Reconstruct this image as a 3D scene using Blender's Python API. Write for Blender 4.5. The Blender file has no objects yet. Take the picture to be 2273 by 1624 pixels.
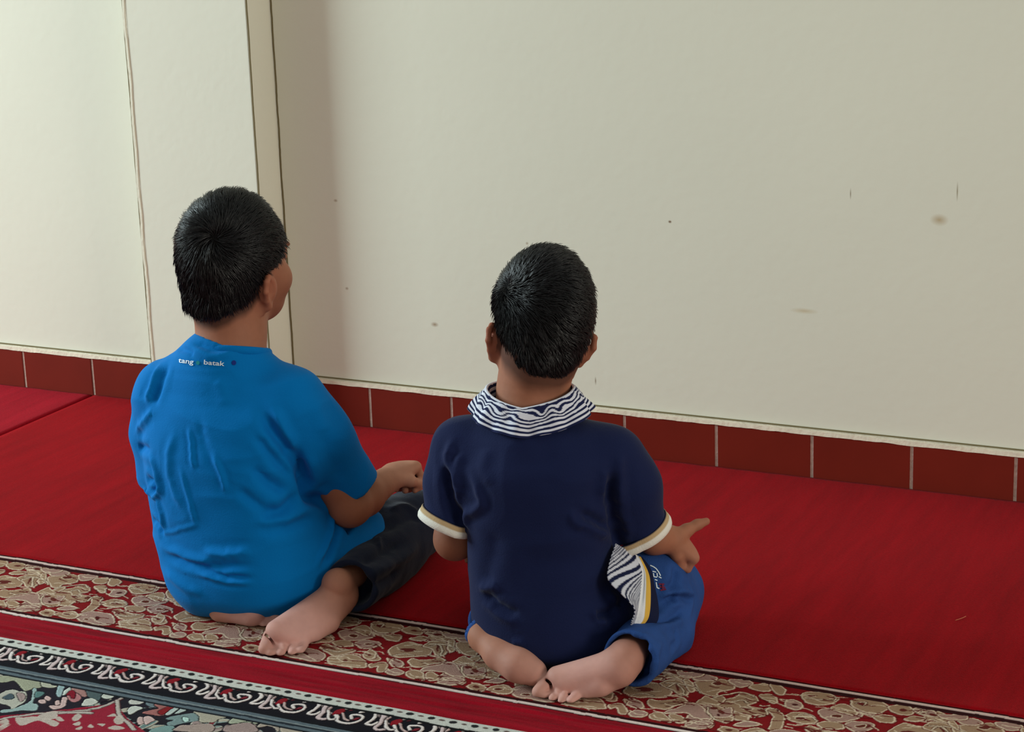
import bpy, math
import numpy as np
from mathutils import Matrix, Vector
rng = np.random.default_rng(7)
# ------------------------------------------------------------------ camera
W, H, FPX = 2273, 1624, 4612.0
nrm = lambda a: np.asarray(a, float) / np.linalg.norm(a)
def cray(u, v): return np.array([u - W / 2, H / 2 - v, -FPX])
_Y = nrm(cray(3464, -543)); _X = -nrm(cray(-8700, -130)); _X = nrm(_X - _Y * _X.dot(_Y)); _Z = np.cross(_X, _Y)
RC = np.array([_X, _Y, _Z]); CAM = np.array([0, 0, 1.3])      # world axes measured from the photo's vanishing points
S = bpy.context.scene; COL = S.collection
cam = bpy.data.cameras.new('camera'); co = bpy.data.objects.new('camera', cam); COL.objects.link(co)
M4 = np.eye(4); M4[:3, :3] = RC; M4[:3, 3] = CAM
co.matrix_world = Matrix(M4.tolist()); cam.sensor_width = 36; cam.lens = FPX / W * 36; cam.clip_start = .05
S.camera = co
# ------------------------------------------------------------------ light
wd = bpy.data.worlds.new('world'); S.world = wd; wd.use_nodes = True
bg = wd.node_tree.nodes['Background']; bg.inputs[1].default_value = .43
_t = wd.node_tree; _g = _t.nodes.new('ShaderNodeTexCoord'); _s = _t.nodes.new('ShaderNodeSeparateXYZ'); _r = _t.nodes.new('ShaderNodeValToRGB')   # cool daylight from above, warmer bounce from below
_t.links.new(_g.outputs['Generated'], _s.inputs[0]); _t.links.new(_s.outputs[2], _r.inputs[0]); _t.links.new(_r.outputs[0], bg.inputs[0])
_r.color_ramp.elements[0].position = 0; _r.color_ramp.elements[0].color = (1.0, .90, .78, 1); _r.color_ramp.elements[1].position = .5; _r.color_ramp.elements[1].color = (.93, 1.0, .93, 1)
def area(name, loc, target, sx, sy, power, col):
    l = bpy.data.lights.new(name, 'AREA'); l.shape = 'RECTANGLE'; l.size = sx; l.size_y = sy; l.energy = power; l.color = col
    o = bpy.data.objects.new(name, l); COL.objects.link(o); o.location = loc
    o.rotation_euler = (Vector(target) - Vector(loc)).to_track_quat('-Z', 'Y').to_euler(); return o
area('window_light', (-6.3, 1.7, 2.1), (-1.8, 3.2, .6), 1.6, 1.8, 265, (.80, .98, 1.0))
area('right_fill_light', (4.4, 1.2, 1.7), (-1.8, 3.4, .7), 1.8, 1.8, 125, (1.0, .95, .82))  # unseen fill added from the right to brighten the pilaster's side face
vs = S.view_settings; vs.view_transform = 'Standard'; vs.look = 'None'; vs.gamma = 1; vs.use_curve_mapping = False
vs.exposure = 0.0
# ------------------------------------------------------------------ helpers
def lin(c):
    c = np.asarray(c, float) / 255.0
    return np.where(c <= .04045, c / 12.92, ((c + .055) / 1.055) ** 2.4)
def L4(c): return tuple(lin(c)) + (1.0,)
def unproj(u, v, n, d):
    r = RC @ nrm(cray(u, v)); return CAM + r * ((d - np.dot(n, CAM)) / np.dot(n, r))
def floor_pt(u, v, z=0.): return unproj(u, v, np.array([0, 0, 1.]), z)
def project(P):
    q = (P - CAM) @ RC; return np.stack([W / 2 - FPX * q[:, 0] / q[:, 2], H / 2 + FPX * q[:, 1] / q[:, 2]], 1)
def tag(o, label=None, cat=None, kind=None, group=None):
    if label: o['label'] = label
    if cat: o['category'] = cat
    if kind: o['kind'] = kind
    if group: o['group'] = group
    return o
def mesh_obj(name, V, F, mat, parent=None, col=None, smooth=True, loc=(0, 0, 0), rz=0):
    me = bpy.data.meshes.new(name)
    V = np.array(V, np.float32)
    if parent is not None and name in ('t_shirt', 'polo_shirt', 'trousers', 'jeans'): V[:, 2] = np.maximum(V[:, 2], .0098)   # cloth rests on the carpet
    if isinstance(F, np.ndarray):
        n = F.shape[1]; me.vertices.add(len(V)); me.vertices.foreach_set('co', V.ravel())
        me.loops.add(F.size); me.loops.foreach_set('vertex_index', F.astype(np.int32).ravel())
        me.polygons.add(len(F)); me.polygons.foreach_set('loop_start', np.arange(0, F.size, n, dtype=np.int32))
        me.update(calc_edges=True); me.validate()
    else:
        me.from_pydata(V.tolist(), [], F); me.update()
    if smooth: me.polygons.foreach_set('use_smooth', np.ones(len(me.polygons), bool))
    if col is not None:
        a = me.color_attributes.new('Col', 'FLOAT_COLOR', 'POINT')
        c = np.ones((len(V), 4), np.float32); c[:, :3] = col; a.data.foreach_set('color', c.ravel())
    me.materials.append(mat)
    o = bpy.data.objects.new(name, me); COL.objects.link(o); o.location = loc; o.rotation_euler = (0, 0, rz)
    if parent: o.parent = parent
    return o
def box_mesh(x0, x1, y0, y1, z0, z1):
    V = [(x, y, z) for z in (z0, z1) for y in (y0, y1) for x in (x0, x1)]
    return V, [(0, 2, 3, 1), (4, 5, 7, 6), (0, 1, 5, 4), (2, 6, 7, 3), (0, 4, 6, 2), (1, 3, 7, 5)]
def vnoise(P, scale, seed=0):
    """smooth value noise in 3D, -1..1"""
    Q = P * scale; i = np.floor(Q).astype(np.int64); f = Q - i; f = f * f * (3 - 2 * f); out = 0
    for dx in (0, 1):
        for dy in (0, 1):
            for dz in (0, 1):
                h = ((i[:, 0] + dx) * 73856093) ^ ((i[:, 1] + dy) * 19349663) ^ ((i[:, 2] + dz) * 83492791) ^ (seed * 2654435761)
                h = (h ^ (h >> 13)) * 1274126177 & 0xffffffff
                w = (f[:, 0] if dx else 1 - f[:, 0]) * (f[:, 1] if dy else 1 - f[:, 1]) * (f[:, 2] if dz else 1 - f[:, 2])
                out = out + w * (h / 2147483648.0 - 1)
    return out
def spline(P, n=8):
    P = np.asarray(P, float)
    if len(P) < 3: t = np.linspace(0, 1, n + 1)[:, None]; return P[0] * (1 - t) + P[-1] * t
    Q = np.vstack([2 * P[0] - P[1], P, 2 * P[-1] - P[-2]]); out = []
    for i in range(1, len(Q) - 2):
        t = np.linspace(0, 1, n, endpoint=False)[:, None]
        out.append(.5 * (2 * Q[i] + (Q[i + 1] - Q[i - 1]) * t + (2 * Q[i - 1] - 5 * Q[i] + 4 * Q[i + 1] - Q[i + 2]) * t ** 2 + (3 * Q[i] - Q[i - 1] - 3 * Q[i + 1] + Q[i + 2]) * t ** 3))
    out.append(P[-1:]); return np.vstack(out)
# ------------------------------------------------------------------ materials
def material(name, color=(.5, .5, .5, 1), rough=.6, spec=.3, attr=False, bump=None, sheen=0, sss=0, mix=None):
    """bump=(scale, strength, distance) ; mix=(scale, darker factor) breaks the colour up with noise"""
    m = bpy.data.materials.new(name); m.use_nodes = True; t = m.node_tree; b = t.nodes['Principled BSDF']
    b.inputs['Roughness'].default_value = rough; b.inputs['Specular IOR Level'].default_value = spec
    b.inputs['Base Color'].default_value = color
    if sheen: b.inputs['Sheen Weight'].default_value = sheen; b.inputs['Sheen Roughness'].default_value = .4
    if sss: b.inputs['Subsurface Weight'].default_value = sss; b.inputs['Subsurface Radius'].default_value = (.8, .3, .15); b.inputs['Subsurface Scale'].default_value = .008
    tc = t.nodes.new('ShaderNodeTexCoord'); src = None
    if attr:
        a = t.nodes.new('ShaderNodeAttribute'); a.attribute_name = 'Col'; src = a.outputs['Color']
    if mix:
        n = t.nodes.new('ShaderNodeTexNoise'); n.inputs['Scale'].default_value = mix[0]; n.inputs['Detail'].default_value = 6
        t.links.new(tc.outputs['Object'], n.inputs['Vector'])
        r = t.nodes.new('ShaderNodeMapRange'); r.inputs[1].default_value = .3; r.inputs[2].default_value = .7; r.inputs[3].default_value = mix[1]; r.inputs[4].default_value = 1.0
        t.links.new(n.outputs[0], r.inputs[0])
        x = t.nodes.new('ShaderNodeMix'); x.data_type = 'RGBA'; x.blend_type = 'MULTIPLY'; x.inputs[0].default_value = 1
        if src: t.links.new(src, x.inputs[6])
        else: x.inputs[6].default_value = color
        t.links.new(r.outputs[0], x.inputs[7]); src = x.outputs[2]
    if src: t.links.new(src, b.inputs['Base Color'])
    if bump:
        n = t.nodes.new('ShaderNodeTexNoise'); n.inputs['Scale'].default_value = bump[0]; n.inputs['Detail'].default_value = 5
        t.links.new(tc.outputs['Object'], n.inputs['Vector'])
        bp = t.nodes.new('ShaderNodeBump'); bp.inputs['Strength'].default_value = bump[1]; bp.inputs['Distance'].default_value = bump[2]
        t.links.new(n.outputs[0], bp.inputs['Height']); t.links.new(bp.outputs[0], b.inputs['Normal'])
    return m
def wall_material():
    m = material('cream_wall_paint', L4((225, 224, 207)), .75, .2, bump=(55, .12, .004), mix=(1.6, .955)); t = m.node_tree
    b = t.nodes['Principled BSDF']; src = b.inputs['Base Color'].links[0].from_socket
    tc = [n for n in t.nodes if n.type == 'TEX_COORD'][0]
    # small scuffs, chips and a brown smudge at their places on the wall (world metres)
    marks = [(1487, 492, .0045, .0035, (120, 95, 70), .8), (2125, 425, .0018, .02, (140, 125, 95), .6), (1888, 430, .0016, .012, (130, 115, 90), .6),
             (2085, 488, .018, .012, (185, 165, 130), .6), (965, 720, .010, .006, (150, 120, 90), .55), (745, 445, .006, .004, (150, 125, 95), .5),
             (770, 640, .005, .004, (150, 125, 95), .5), (1322, 845, .002, .010, (120, 100, 75), .6), (1785, 690, .03, .006, (200, 185, 150), .5), (1170, 540, .004, .004, (150, 130, 100), .5)]
    for (u, v, rx, rz, c, k) in marks:
        p = unproj(u, v, np.array([0, 1., 0]), WALL_Y)
        mp = t.nodes.new('ShaderNodeMapping'); mp.vector_type = 'TEXTURE'; mp.inputs['Location'].default_value = tuple(p); mp.inputs['Scale'].default_value = (rx, .05, rz)
        t.links.new(tc.outputs['Object'], mp.inputs[0])
        g = t.nodes.new('ShaderNodeTexGradient'); g.gradient_type = 'SPHERICAL'; t.links.new(mp.outputs[0], g.inputs[0])
        mu = t.nodes.new('ShaderNodeMath'); mu.operation = 'MULTIPLY'; mu.inputs[1].default_value = k * 1.6; mu.use_clamp = True; t.links.new(g.outputs[1], mu.inputs[0])
        x = t.nodes.new('ShaderNodeMix'); x.data_type = 'RGBA'; t.links.new(mu.outputs[0], x.inputs[0]); t.links.new(src, x.inputs[6]); x.inputs[7].default_value = L4(c); src = x.outputs[2]
    t.links.new(src, b.inputs['Base Color']); return m
WALL_Y = 3.665
M_wall = wall_material()
M_tile = material('glazed_terracotta_tile', L4((116, 31, 18)), .42, .35, mix=(9, .85), bump=(14, .08, .003))
M_grout = material('pale_grout', L4((206, 180, 166)), .9, .1, bump=(160, .5, .003), mix=(60, .7))
M_plaster = material('rough_plaster_ledge', L4((226, 212, 192)), .85, .1, bump=(90, .6, .004), mix=(40, .85))
M_crack = material('crack_filler', L4((118, 108, 80)), .9, .05)
M_white_edge = material('edge_highlight', L4((226, 222, 202)), .85, .1, bump=(80, .5, .003))  # highlight of the pilaster's left edge, put in as a pale colour
M_floor = material('cement_floor', L4((120, 60, 50)), .8, .2)
def carpet_material(name, col, streak_axis, rot=0.0, light=(1.12, 1.0)):
    m = material(name, L4(col), .97, .04, sheen=.03, bump=(700, .55, .004)); t = m.node_tree; b = t.nodes['Principled BSDF']
    tc = [n for n in t.nodes if n.type == 'TEX_COORD'][0]
    mp = t.nodes.new('ShaderNodeMapping'); mp.inputs['Rotation'].default_value = (0, 0, rot); mp.inputs['Scale'].default_value = streak_axis; t.links.new(tc.outputs['Object'], mp.inputs[0])
    n1 = t.nodes.new('ShaderNodeTexNoise'); n1.inputs['Scale'].default_value = 1; n1.inputs['Detail'].default_value = 7; n1.inputs['Roughness'].default_value = .65; t.links.new(mp.outputs[0], n1.inputs[0])
    n2 = t.nodes.new('ShaderNodeTexNoise'); n2.inputs['Scale'].default_value = 260; n2.inputs['Detail'].default_value = 2; t.links.new(tc.outputs['Object'], n2.inputs[0])
    r1 = t.nodes.new('ShaderNodeMapRange'); r1.inputs[1].default_value = .3; r1.inputs[2].default_value = .7; r1.inputs[3].default_value = .80; r1.inputs[4].default_value = light[0]; t.links.new(n1.outputs[0], r1.inputs[0])
    r2 = t.nodes.new('ShaderNodeMapRange'); r2.inputs[1].default_value = .3; r2.inputs[2].default_value = .7; r2.inputs[3].default_value = .86; r2.inputs[4].default_value = 1.1; t.links.new(n2.outputs[0], r2.inputs[0])
    mu = t.nodes.new('ShaderNodeMath'); mu.operation = 'MULTIPLY'; t.links.new(r1.outputs[0], mu.inputs[0]); t.links.new(r2.outputs[0], mu.inputs[1])
    x = t.nodes.new('ShaderNodeMix'); x.data_type = 'RGBA'; x.blend_type = 'MULTIPLY'; x.inputs[0].default_value = 1; x.inputs[6].default_value = L4(col); t.links.new(mu.outputs[0], x.inputs[7])
    t.links.new(x.outputs[2], b.inputs['Base Color']); return m
M_red = carpet_material('red_carpet_pile', (150, 4, 16), (26, 3.2, 1), .10)
M_red2 = carpet_material('paler_red_carpet_pile', (160, 16, 34), (30, 3, 1), .1)  # side piece, paler and pinker red than the main carpet
M_pat = material('woven_pattern_pile', attr=True, rough=.96, spec=.04, sheen=.02, bump=(600, .5, .003), mix=(240, .82))
M_skin = material('skin', attr=True, rough=.62, spec=.22, sss=.12, bump=(160, .12, .002))
M_blue = material('azure_cotton', L4((0, 112, 186)), .85, .08, sheen=.05, bump=(420, .25, .002), mix=(5, .94))
M_navy = material('navy_jersey', L4((22, 31, 68)), .85, .12, sheen=.1, bump=(420, .3, .002), mix=(5, .9))
M_stripe = material('striped_knit', attr=True, rough=.85, spec=.1, bump=(400, .3, .002))
M_trim = material('cream_knit_band', attr=True, rough=.85, spec=.1, bump=(400, .4, .002))
M_darkpants = material('dark_navy_trouser_cloth', L4((28, 33, 50)), .88, .1, bump=(350, .3, .002), mix=(7, .85), sheen=.1)
M_jeans = material('blue_denim', L4((44, 78, 142)), .85, .12, bump=(500, .45, .002), mix=(16, .78))
M_hair = material('black_hair', L4((17, 16, 19)), .38, .5)
M_cap = material('hair_base', L4((10, 9, 10)), .8, .1, bump=(300, .8, .004))
M_eye = material('eye_white', L4((235, 230, 222)), .2, .5); M_iris = material('dark_iris', L4((35, 20, 12)), .15, .5)
M_lip = material('lips', L4((150, 84, 76)), .5, .3)
M_ink = material('white_print', L4((226, 240, 248)), .6, .2); M_inkg = material('green_print', L4((10, 130, 140)), .7, .2); M_inkb = material('dark_blue_print', L4((14, 40, 120)), .7, .2); M_inkr = material('maroon_print', L4((110, 30, 60)), .7, .2)
# ------------------------------------------------------------------ room
PX0, PX1, PY = -2.645, -2.345, WALL_Y - .088          # pilaster
V, F = box_mesh(-5.5, 1.6, WALL_Y, WALL_Y + .2, 0, 3.0); o = mesh_obj('wall_back', V, F, M_wall, smooth=False); tag(o, kind='structure')
V, F = box_mesh(PX0, PX1, PY, WALL_Y + .01, 0, 3.0)
pil = mesh_obj('wall_pilaster', V, F, M_wall, smooth=False); tag(pil, kind='structure')
md = pil.modifiers.new('b', 'BEVEL'); md.width = .003; md.segments = 2
def ragged(name, pts, w, dpt, mat, seed, parent=None, nrmv=(0, -1, 0)):
    """thin raised uneven bead along a path, e.g. filler in a crack; w is its width, dpt how far it stands out"""
    P = spline(pts, 40); r = np.random.default_rng(seed); n = len(P); T = np.gradient(P, axis=0); T /= np.linalg.norm(T, axis=1)[:, None]
    Nv = np.array(nrmv, float); side = np.cross(T, Nv); sm = lambda q: np.convolve(np.pad(q, 4, 'edge'), np.ones(9) / 9, 'valid'); ww = w * (.75 + .5 * sm(r.random(n)) * 1.0); jit = (sm(r.random(n)) - .5) * w * .9
    V = []; F = []
    for i in range(n):
        c = P[i] + side[i] * jit[i]
        for (s, h) in ((-.5, -.001), (-.35, dpt), (.35, dpt), (.5, -.001)): V.append(c + side[i] * s * ww[i] + Nv * h)
    for i in range(n - 1):
        for k in range(4): a = i * 4 + k; b = i * 4 + (k + 1) % 4; F.append((a, b, b + 4, a + 4))
    F += [(0, 1, 2, 3), tuple(range(4 * n - 1, 4 * n - 5, -1))]
    return mesh_obj(name, V, F, mat, parent, smooth=False)
o = ragged('trim_1', [(PX0 - .002, PY - .0005, z) for z in np.linspace(.11, 2.9, 12)], .0075, .0015, M_white_edge, 1); tag(o, kind='structure')  # pale bead standing in for the highlight along this edge
o = ragged('trim_2', [(PX0 - .0065, PY + .001, z) for z in np.linspace(.11, 2.9, 12)], .0028, .001, M_crack, 2); tag(o, kind='structure')
o = ragged('trim_3', [(PX1 + .001, PY - .0005, z) for z in np.linspace(.11, 2.9, 12)], .0028, .0012, M_crack, 3); tag(o, kind='structure')
o = ragged('trim_4', [(PX1 + .003, WALL_Y, z) for z in np.linspace(.11, 2.9, 12)], .0045, .001, M_crack, 4); tag(o, kind='structure')
# baseboard of terracotta tiles, each with its bevelled edge, on a grout bed, and the plaster ledge above
TH = .0935; TW = .195; GR = .0062
def base_run(name, p0, p1, off, seed):
    p0 = np.array(p0, float); p1 = np.array(p1, float); Lr = np.linalg.norm(p1 - p0); ex = (p1 - p0) / Lr; ey = np.array([ex[1], -ex[0]])
    def blk(V, F, a, b, d0, d1, z0, z1, bev=0):
        base = len(V)
        for (z, s) in ((z0, 0), (z1, 0)):
            for (t, dd) in ((a, d0), (b, d0), (b, d1), (a, d1)):
                q = p0 + ex * t + ey * dd
                V.append((q[0], q[1], z))
        F += [tuple(base + i for i in f) for f in ((0, 3, 2, 1), (4, 5, 6, 7), (0, 1, 5, 4), (1, 2, 6, 5), (2, 3, 7, 6), (3, 0, 4, 7))]
    V, F = [], []; blk(V, F, 0, Lr, 0, .0085, 0, TH + .001)
    root = mesh_obj('baseboard_' + name, V, F, M_grout, smooth=False); tag(root, kind='structure')
    V, F = [], []; t = off - TW
    while t < Lr:
        a, b = max(0, t + GR / 2), min(Lr, t + TW - GR / 2)
        if b - a > .01: blk(V, F, a, b, .001, .0105, .001, TH)
        t += TW
    tl = mesh_obj('tiles', V, F, M_tile, root, smooth=False); md = tl.modifiers.new('b', 'BEVEL'); md.width = .0012; md.segments = 2
    n = int(Lr / .006) + 2; r = np.random.default_rng(seed); V = []; F = []
    sm = np.convolve(r.random(n + 8), np.ones(5) / 5, 'same')[4:4 + n] - .5
    for i in range(n):
        q = p0 + ex * (Lr * i / (n - 1)); lo = TH - .0005 + sm[i] * .004; hi = TH + .0068 + sm[::-1][i] * .0022; dp = .0120 + .003 * sm[i]
        for (dd, z) in ((-.001, lo), (dp, lo), (dp - .002, hi), (-.001, hi + .001)): w_ = q + ey * dd; V.append((w_[0], w_[1], z))
    for i in range(n - 1):
        for k in range(4): a = i * 4 + k; b = i * 4 + (k + 1) % 4; F.append((a, b, b + 4, a + 4))
    F += [(3, 2, 1, 0), (4 * n - 4, 4 * n - 3, 4 * n - 2, 4 * n - 1)]
    mesh_obj('plaster_ledge', V, F, M_plaster, root, smooth=False)
    V, F = [], []; blk(V, F, 0, Lr, -.001, .0012, TH + .0088, TH + .0115); mesh_obj('seam_line', V, F, M_crack, root, smooth=False)
    return root
base_run('left', (-5.5, WALL_Y), (PX0, WALL_Y), (-3.070 + 5.5) % TW, 1)
base_run('right', (PX1, WALL_Y), (1.6, WALL_Y), (-2.151 - PX1) % TW, 2)
base_run('pilaster', (PX0, PY), (PX1, PY), .1, 3)
base_run('pilaster_side', (PX1, PY), (PX1, WALL_Y), .05, 4); base_run('pilaster_back', (PX0, WALL_Y), (PX0, PY), .05, 5)
V, F = box_mesh(-5.5, 1.6, -3.5, WALL_Y + .2, -.1, 0); o = mesh_obj('floor', V, F, M_floor, smooth=False); tag(o, kind='structure')
# ------------------------------------------------------------------ carpet pattern painter
class Canvas:
    def __init__(s, x0, x1, y0, y1, h, ground):
        s.x0, s.y0, s.h = x0, y0, h; s.nx = int(round((x1 - x0) / h)); s.ny = int(round((y1 - y0) / h))
        s.c = np.zeros((s.nx, s.ny, 3)); s.c[:] = lin(ground); s.z = np.zeros((s.nx, s.ny)); s.per = x1 - x0
    def _sub(s, P, m):
        i0 = max(0, int((P[:, 0].min() - m - s.x0) / s.h)); i1 = min(s.nx, int((P[:, 0].max() + m - s.x0) / s.h) + 2)
        j0 = max(0, int((P[:, 1].min() - m - s.y0) / s.h)); j1 = min(s.ny, int((P[:, 1].max() + m - s.y0) / s.h) + 2)
        if i1 <= i0 or j1 <= j0: return None
        X, Y = np.meshgrid(s.x0 + (np.arange(i0, i1) + .5) * s.h, s.y0 + (np.arange(j0, j1) + .5) * s.h, indexing='ij')
        return slice(i0, i1), slice(j0, j1), X, Y
    @staticmethod
    def _dist(X, Y, P):
        D = np.full(X.shape, 1e9)
        for a, b in zip(P[:-1], P[1:]):
            e = b - a; L = e @ e + 1e-12; t = np.clip(((X - a[0]) * e[0] + (Y - a[1]) * e[1]) / L, 0, 1)
            D = np.minimum(D, (X - a[0] - t * e[0]) ** 2 + (Y - a[1] - t * e[1]) ** 2)
        return np.sqrt(D)
    def _put(s, sl, m, col, dz):
        c = s.c[sl[0], sl[1]]; m = np.clip(m, 0, 1)[..., None]; s.c[sl[0], sl[1]] = c * (1 - m) + lin(col) * m
        z = s.z[sl[0], sl[1]]; s.z[sl[0], sl[1]] = z * (1 - m[..., 0]) + dz * m[..., 0]
    def wrap(s, P):
        if not s.per_on: yield P; return
        for k in (-3, -2, -1, 0, 1): yield P + np.array([k * s.per, 0])
    per_on = True
    def blob(s, P, fill, line=None, lw=.0016, dark=None, smooth=True):
        P = np.asarray(P)[:, :2]
        if smooth: P = spline(np.vstack([P, P[:2]]), 6)[3:-3]
        P = np.vstack([P, P[:1]])
        for Q in s.wrap(P):
            r = s._sub(Q, .006)
            if r is None: continue
            i, j, X, Y = r; D = s._dist(X, Y, Q); ins = np.zeros(X.shape, bool)
            for a, b in zip(Q[:-1], Q[1:]):
                cnd = ((a[1] > Y) != (b[1] > Y)); xx = (b[0] - a[0]) * (Y - a[1]) / (b[1] - a[1] + 1e-15) + a[0]; ins ^= cnd & (X < xx)
            sd = np.where(ins, -D, D)
            if dark is not None: s._put((i, j), (lw * .5 + .0016 - sd) / s.h + .5, dark, .2)
            s._put((i, j), (-sd) / s.h + .5, fill, 1.0)
            if line is not None: s._put((i, j), (lw * .5 - np.abs(sd)) / s.h + .5, line, 1.3)
    def stroke(s, P, w, col, dark=None):
        P = spline(np.asarray(P)[:, :2], 6)
        for Q in s.wrap(P):
            r = s._sub(Q, w + .004)
            if r is None: continue
            i, j, X, Y = r; D = s._dist(X, Y, Q)
            if dark is not None: s._put((i, j), (w / 2 + .0014 - D) / s.h + .5, dark, .2)
            s._put((i, j), (w / 2 - D) / s.h + .5, col, 1.2)
    def sample(s, X, Y):
        i = np.floor((X - s.x0) / s.h).astype(int); i = i % s.nx if s.per_on else np.clip(i, 0, s.nx - 1)
        j = np.clip(np.floor((Y - s.y0) / s.h).astype(int), 0, s.ny - 1); return s.c[i, j], s.z[i, j]
def Zm(ox, oy, sc, ys=0):
    return lambda *pts: np.array([floor_pt(ox + x / sc, oy + y / sc, .008) for x, y in pts])
Z1 = Zm(0, 1220, 5.6825); Z8 = Zm(300, 1380, 7.577); Z7 = Zm(500, 1500, 7.577); Z5 = Zm(0, 1500, 7.577); Z6 = Zm(260, 1500, 7.577)
Y_LT, Y_LB, Y_BEAD, Y_SCR, Y_SL, Y_FLD = 2.733, 2.522, 2.432, 2.404, 2.338, 2.312
TAN, TAN2, LITE, DRK, RED = (158, 126, 100), (162, 126, 114), (218, 196, 170), (104, 14, 18), (128, 14, 20)
xa = floor_pt(70, 1329, .008)[0]; xb = floor_pt(518, 1400, .008)[0]
fl = Canvas(xa, xb, Y_LB - .002, Y_LT + .002, .0009, RED)
def dotp(cv, Zf, x, y, rx, ry, col, line=None):
    P = [(x + rx * math.cos(a), y + ry * math.sin(a)) for a in np.linspace(0, 2 * math.pi, 9)[:-1]]; cv.blob(Zf(*P), col, line, .0014)
FB1 = [[(310,560),(400,530),(480,600),(500,690),(460,760),(330,770),(230,760),(200,700),(300,650)],
 [(330,220),(430,190),(590,230),(600,280),(560,320),(400,290),(320,300),(350,260)],
 [(600,340),(640,330),(930,310),(990,360),(960,400),(800,430),(760,460),(660,460),(610,420)],
 [(640,270),(760,260),(880,290),(820,320),(660,320)],
 [(680,540),(760,500),(900,480),(1050,440),(1140,470),(1100,520),(1000,560),(1110,575),(1140,610),(1080,640),(950,650),(860,700),(760,690),(740,650),(820,610),(740,580)],
 [(540,580),(610,550),(700,570),(760,640),(720,700),(620,715),(545,690),(520,630)],
 [(1010,310),(1180,310),(1200,350),(1060,380),(1000,350)],
 [(1180,360),(1340,345),(1360,390),(1310,420),(1180,400)],
 [(1210,450),(1330,450),(1340,510),(1290,530),(1210,490)],
 [(1390,560),(1450,500),(1550,500),(1570,550),(1480,590)],
 [(1150,590),(1220,570),(1280,600),(1270,680),(1200,740),(1100,780),(1030,780),(1100,720),(1160,660)],
 [(1300,650),(1440,615),(1580,635),(1600,690),(1500,720),(1340,700)],
 [(970,840),(1020,800),(1150,775),(1350,800),(1430,850),(1420,920),(1300,945),(1150,915),(1000,890)],
 [(500,780),(620,750),(700,790),(640,830),(540,820)],
 [(700,810),(850,770),(960,780),(990,830),(920,860),(800,850)],
 [(720,740),(800,710),(900,700),(960,730),(840,750)],
 [(1420,770),(1500,745),(1570,790),(1700,800),(1830,810),(1760,850),(1600,875),(1500,850)],
 [(1500,890),(1650,880),(1800,870),(1900,910),(1920,980),(1880,1010),(1700,1000),(1530,970),(1490,950)],
 [(1680,610),(1760,580),(1900,570),(2080,590),(2110,640),(2040,670),(1900,695),(1750,700),(1690,660)],
 [(1650,440),(1740,420),(1900,430),(2000,470),(1960,510),(1820,540),(1700,540),(1620,500)],
 [(1380,360),(1450,350),(1510,400),(1450,445),(1380,430)],
 [(1870,755),(1960,710),(2120,710),(2160,750),(2050,790),(1920,790)],
 [(1950,890),(2010,850),(2090,870),(2080,920),(1990,930)],
 [(1960,970),(2100,950),(2160,980),(2140,1050),(2060,1060),(2050,1000),(1960,1010)],
 [(2070,580),(2150,560),(2250,600),(2240,640),(2130,620)],
 [(1580,720),(1680,700),(1820,720),(1800,770),(1620,770)]]
FB8 = [[(660,60),(730,0),(850,40),(870,100),(800,130),(690,110)],
 [(960,50),(1040,0),(1150,20),(1350,10),(1500,-20),(1560,30),(1480,70),(1300,100),(1150,140),(1010,120)],
 [(1120,200),(1200,150),(1400,110),(1600,60),(1720,100),(1760,180),(1790,260),(1700,290),(1560,250),(1450,200),(1250,190)],
 [(1200,220),(1300,210),(1400,290),(1280,335),(1200,300)],
 [(600,190),(750,150),(860,200),(760,245),(620,235)],
 [(880,220),(980,190),(1120,210),(1170,320),(1060,310),(920,280)],
 [(1350,360),(1500,320),(1640,290),(1760,320),(1700,385),(1520,405),(1380,385)]]
for k, b_ in enumerate(FB1): fl.blob(Z1(*b_), TAN if k % 3 else TAN2, LITE, .0021, DRK)
Z2 = Zm(780, 1340, 4.94)
FB2 = [[(50,420),(150,390),(300,410),(330,440),(200,490),(80,470)], [(140,540),(210,500),(280,530),(250,590),(170,590)], [(230,210),(330,190),(520,210),(560,270),(420,320),(270,300)], [(570,260),(680,240),(780,270),(770,330),(660,330),(580,300)],
 [(800,280),(900,265),(1000,310),(960,350),(840,330)], [(390,520),(450,470),(620,410),(780,450),(880,480),(860,560),(700,575),(500,580)], [(390,590),(520,640),(510,670),(420,650)], [(790,450),(900,400),(1010,410),(1060,460),(1040,550),(960,560),(900,500)],
 [(1010,330),(1180,330),(1280,320),(1260,370),(1100,380)], [(1060,400),(1120,400),(1130,500),(1070,520)], [(350,350),(450,335),(560,345),(520,400),(400,390)], [(1120,640),(1220,570),(1290,600),(1400,560),(1420,600),(1300,650)], [(1140,680),(1250,660),(1330,710),(1470,690),(1440,770),(1280,780),(1180,740)], [(0,270),(120,240),(210,260),(200,340),(60,310)], [(640,380),(760,350),(860,370),(760,400)], [(1180,200),(1290,300),(1240,330),(1150,300)]]
for k, b_ in enumerate(FB2): fl.blob(Z2(*b_), TAN if k % 4 else TAN2, LITE, .0021, DRK)
for (x, y, rx, ry) in ((250,440,50,14),(330,240,50,14),(620,500,90,22),(700,290,40,12),(960,480,16,40),(1290,690,40,16),(210,555,26,12)): dotp(fl, Z2, x, y, rx, ry, (96, 34, 28))
for s_ in ([(860,470),(960,440),(1010,500),(1000,560)], [(460,560),(600,540),(700,560)], [(270,230),(360,215),(330,250)], [(880,290),(820,320),(930,300)]): fl.stroke(Z2(*s_), .0022, LITE, (90, 50, 38))
for k, b_ in enumerate(FB8): fl.blob(Z8(*b_), TAN if k % 2 else TAN2, LITE, .0021, DRK)
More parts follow.
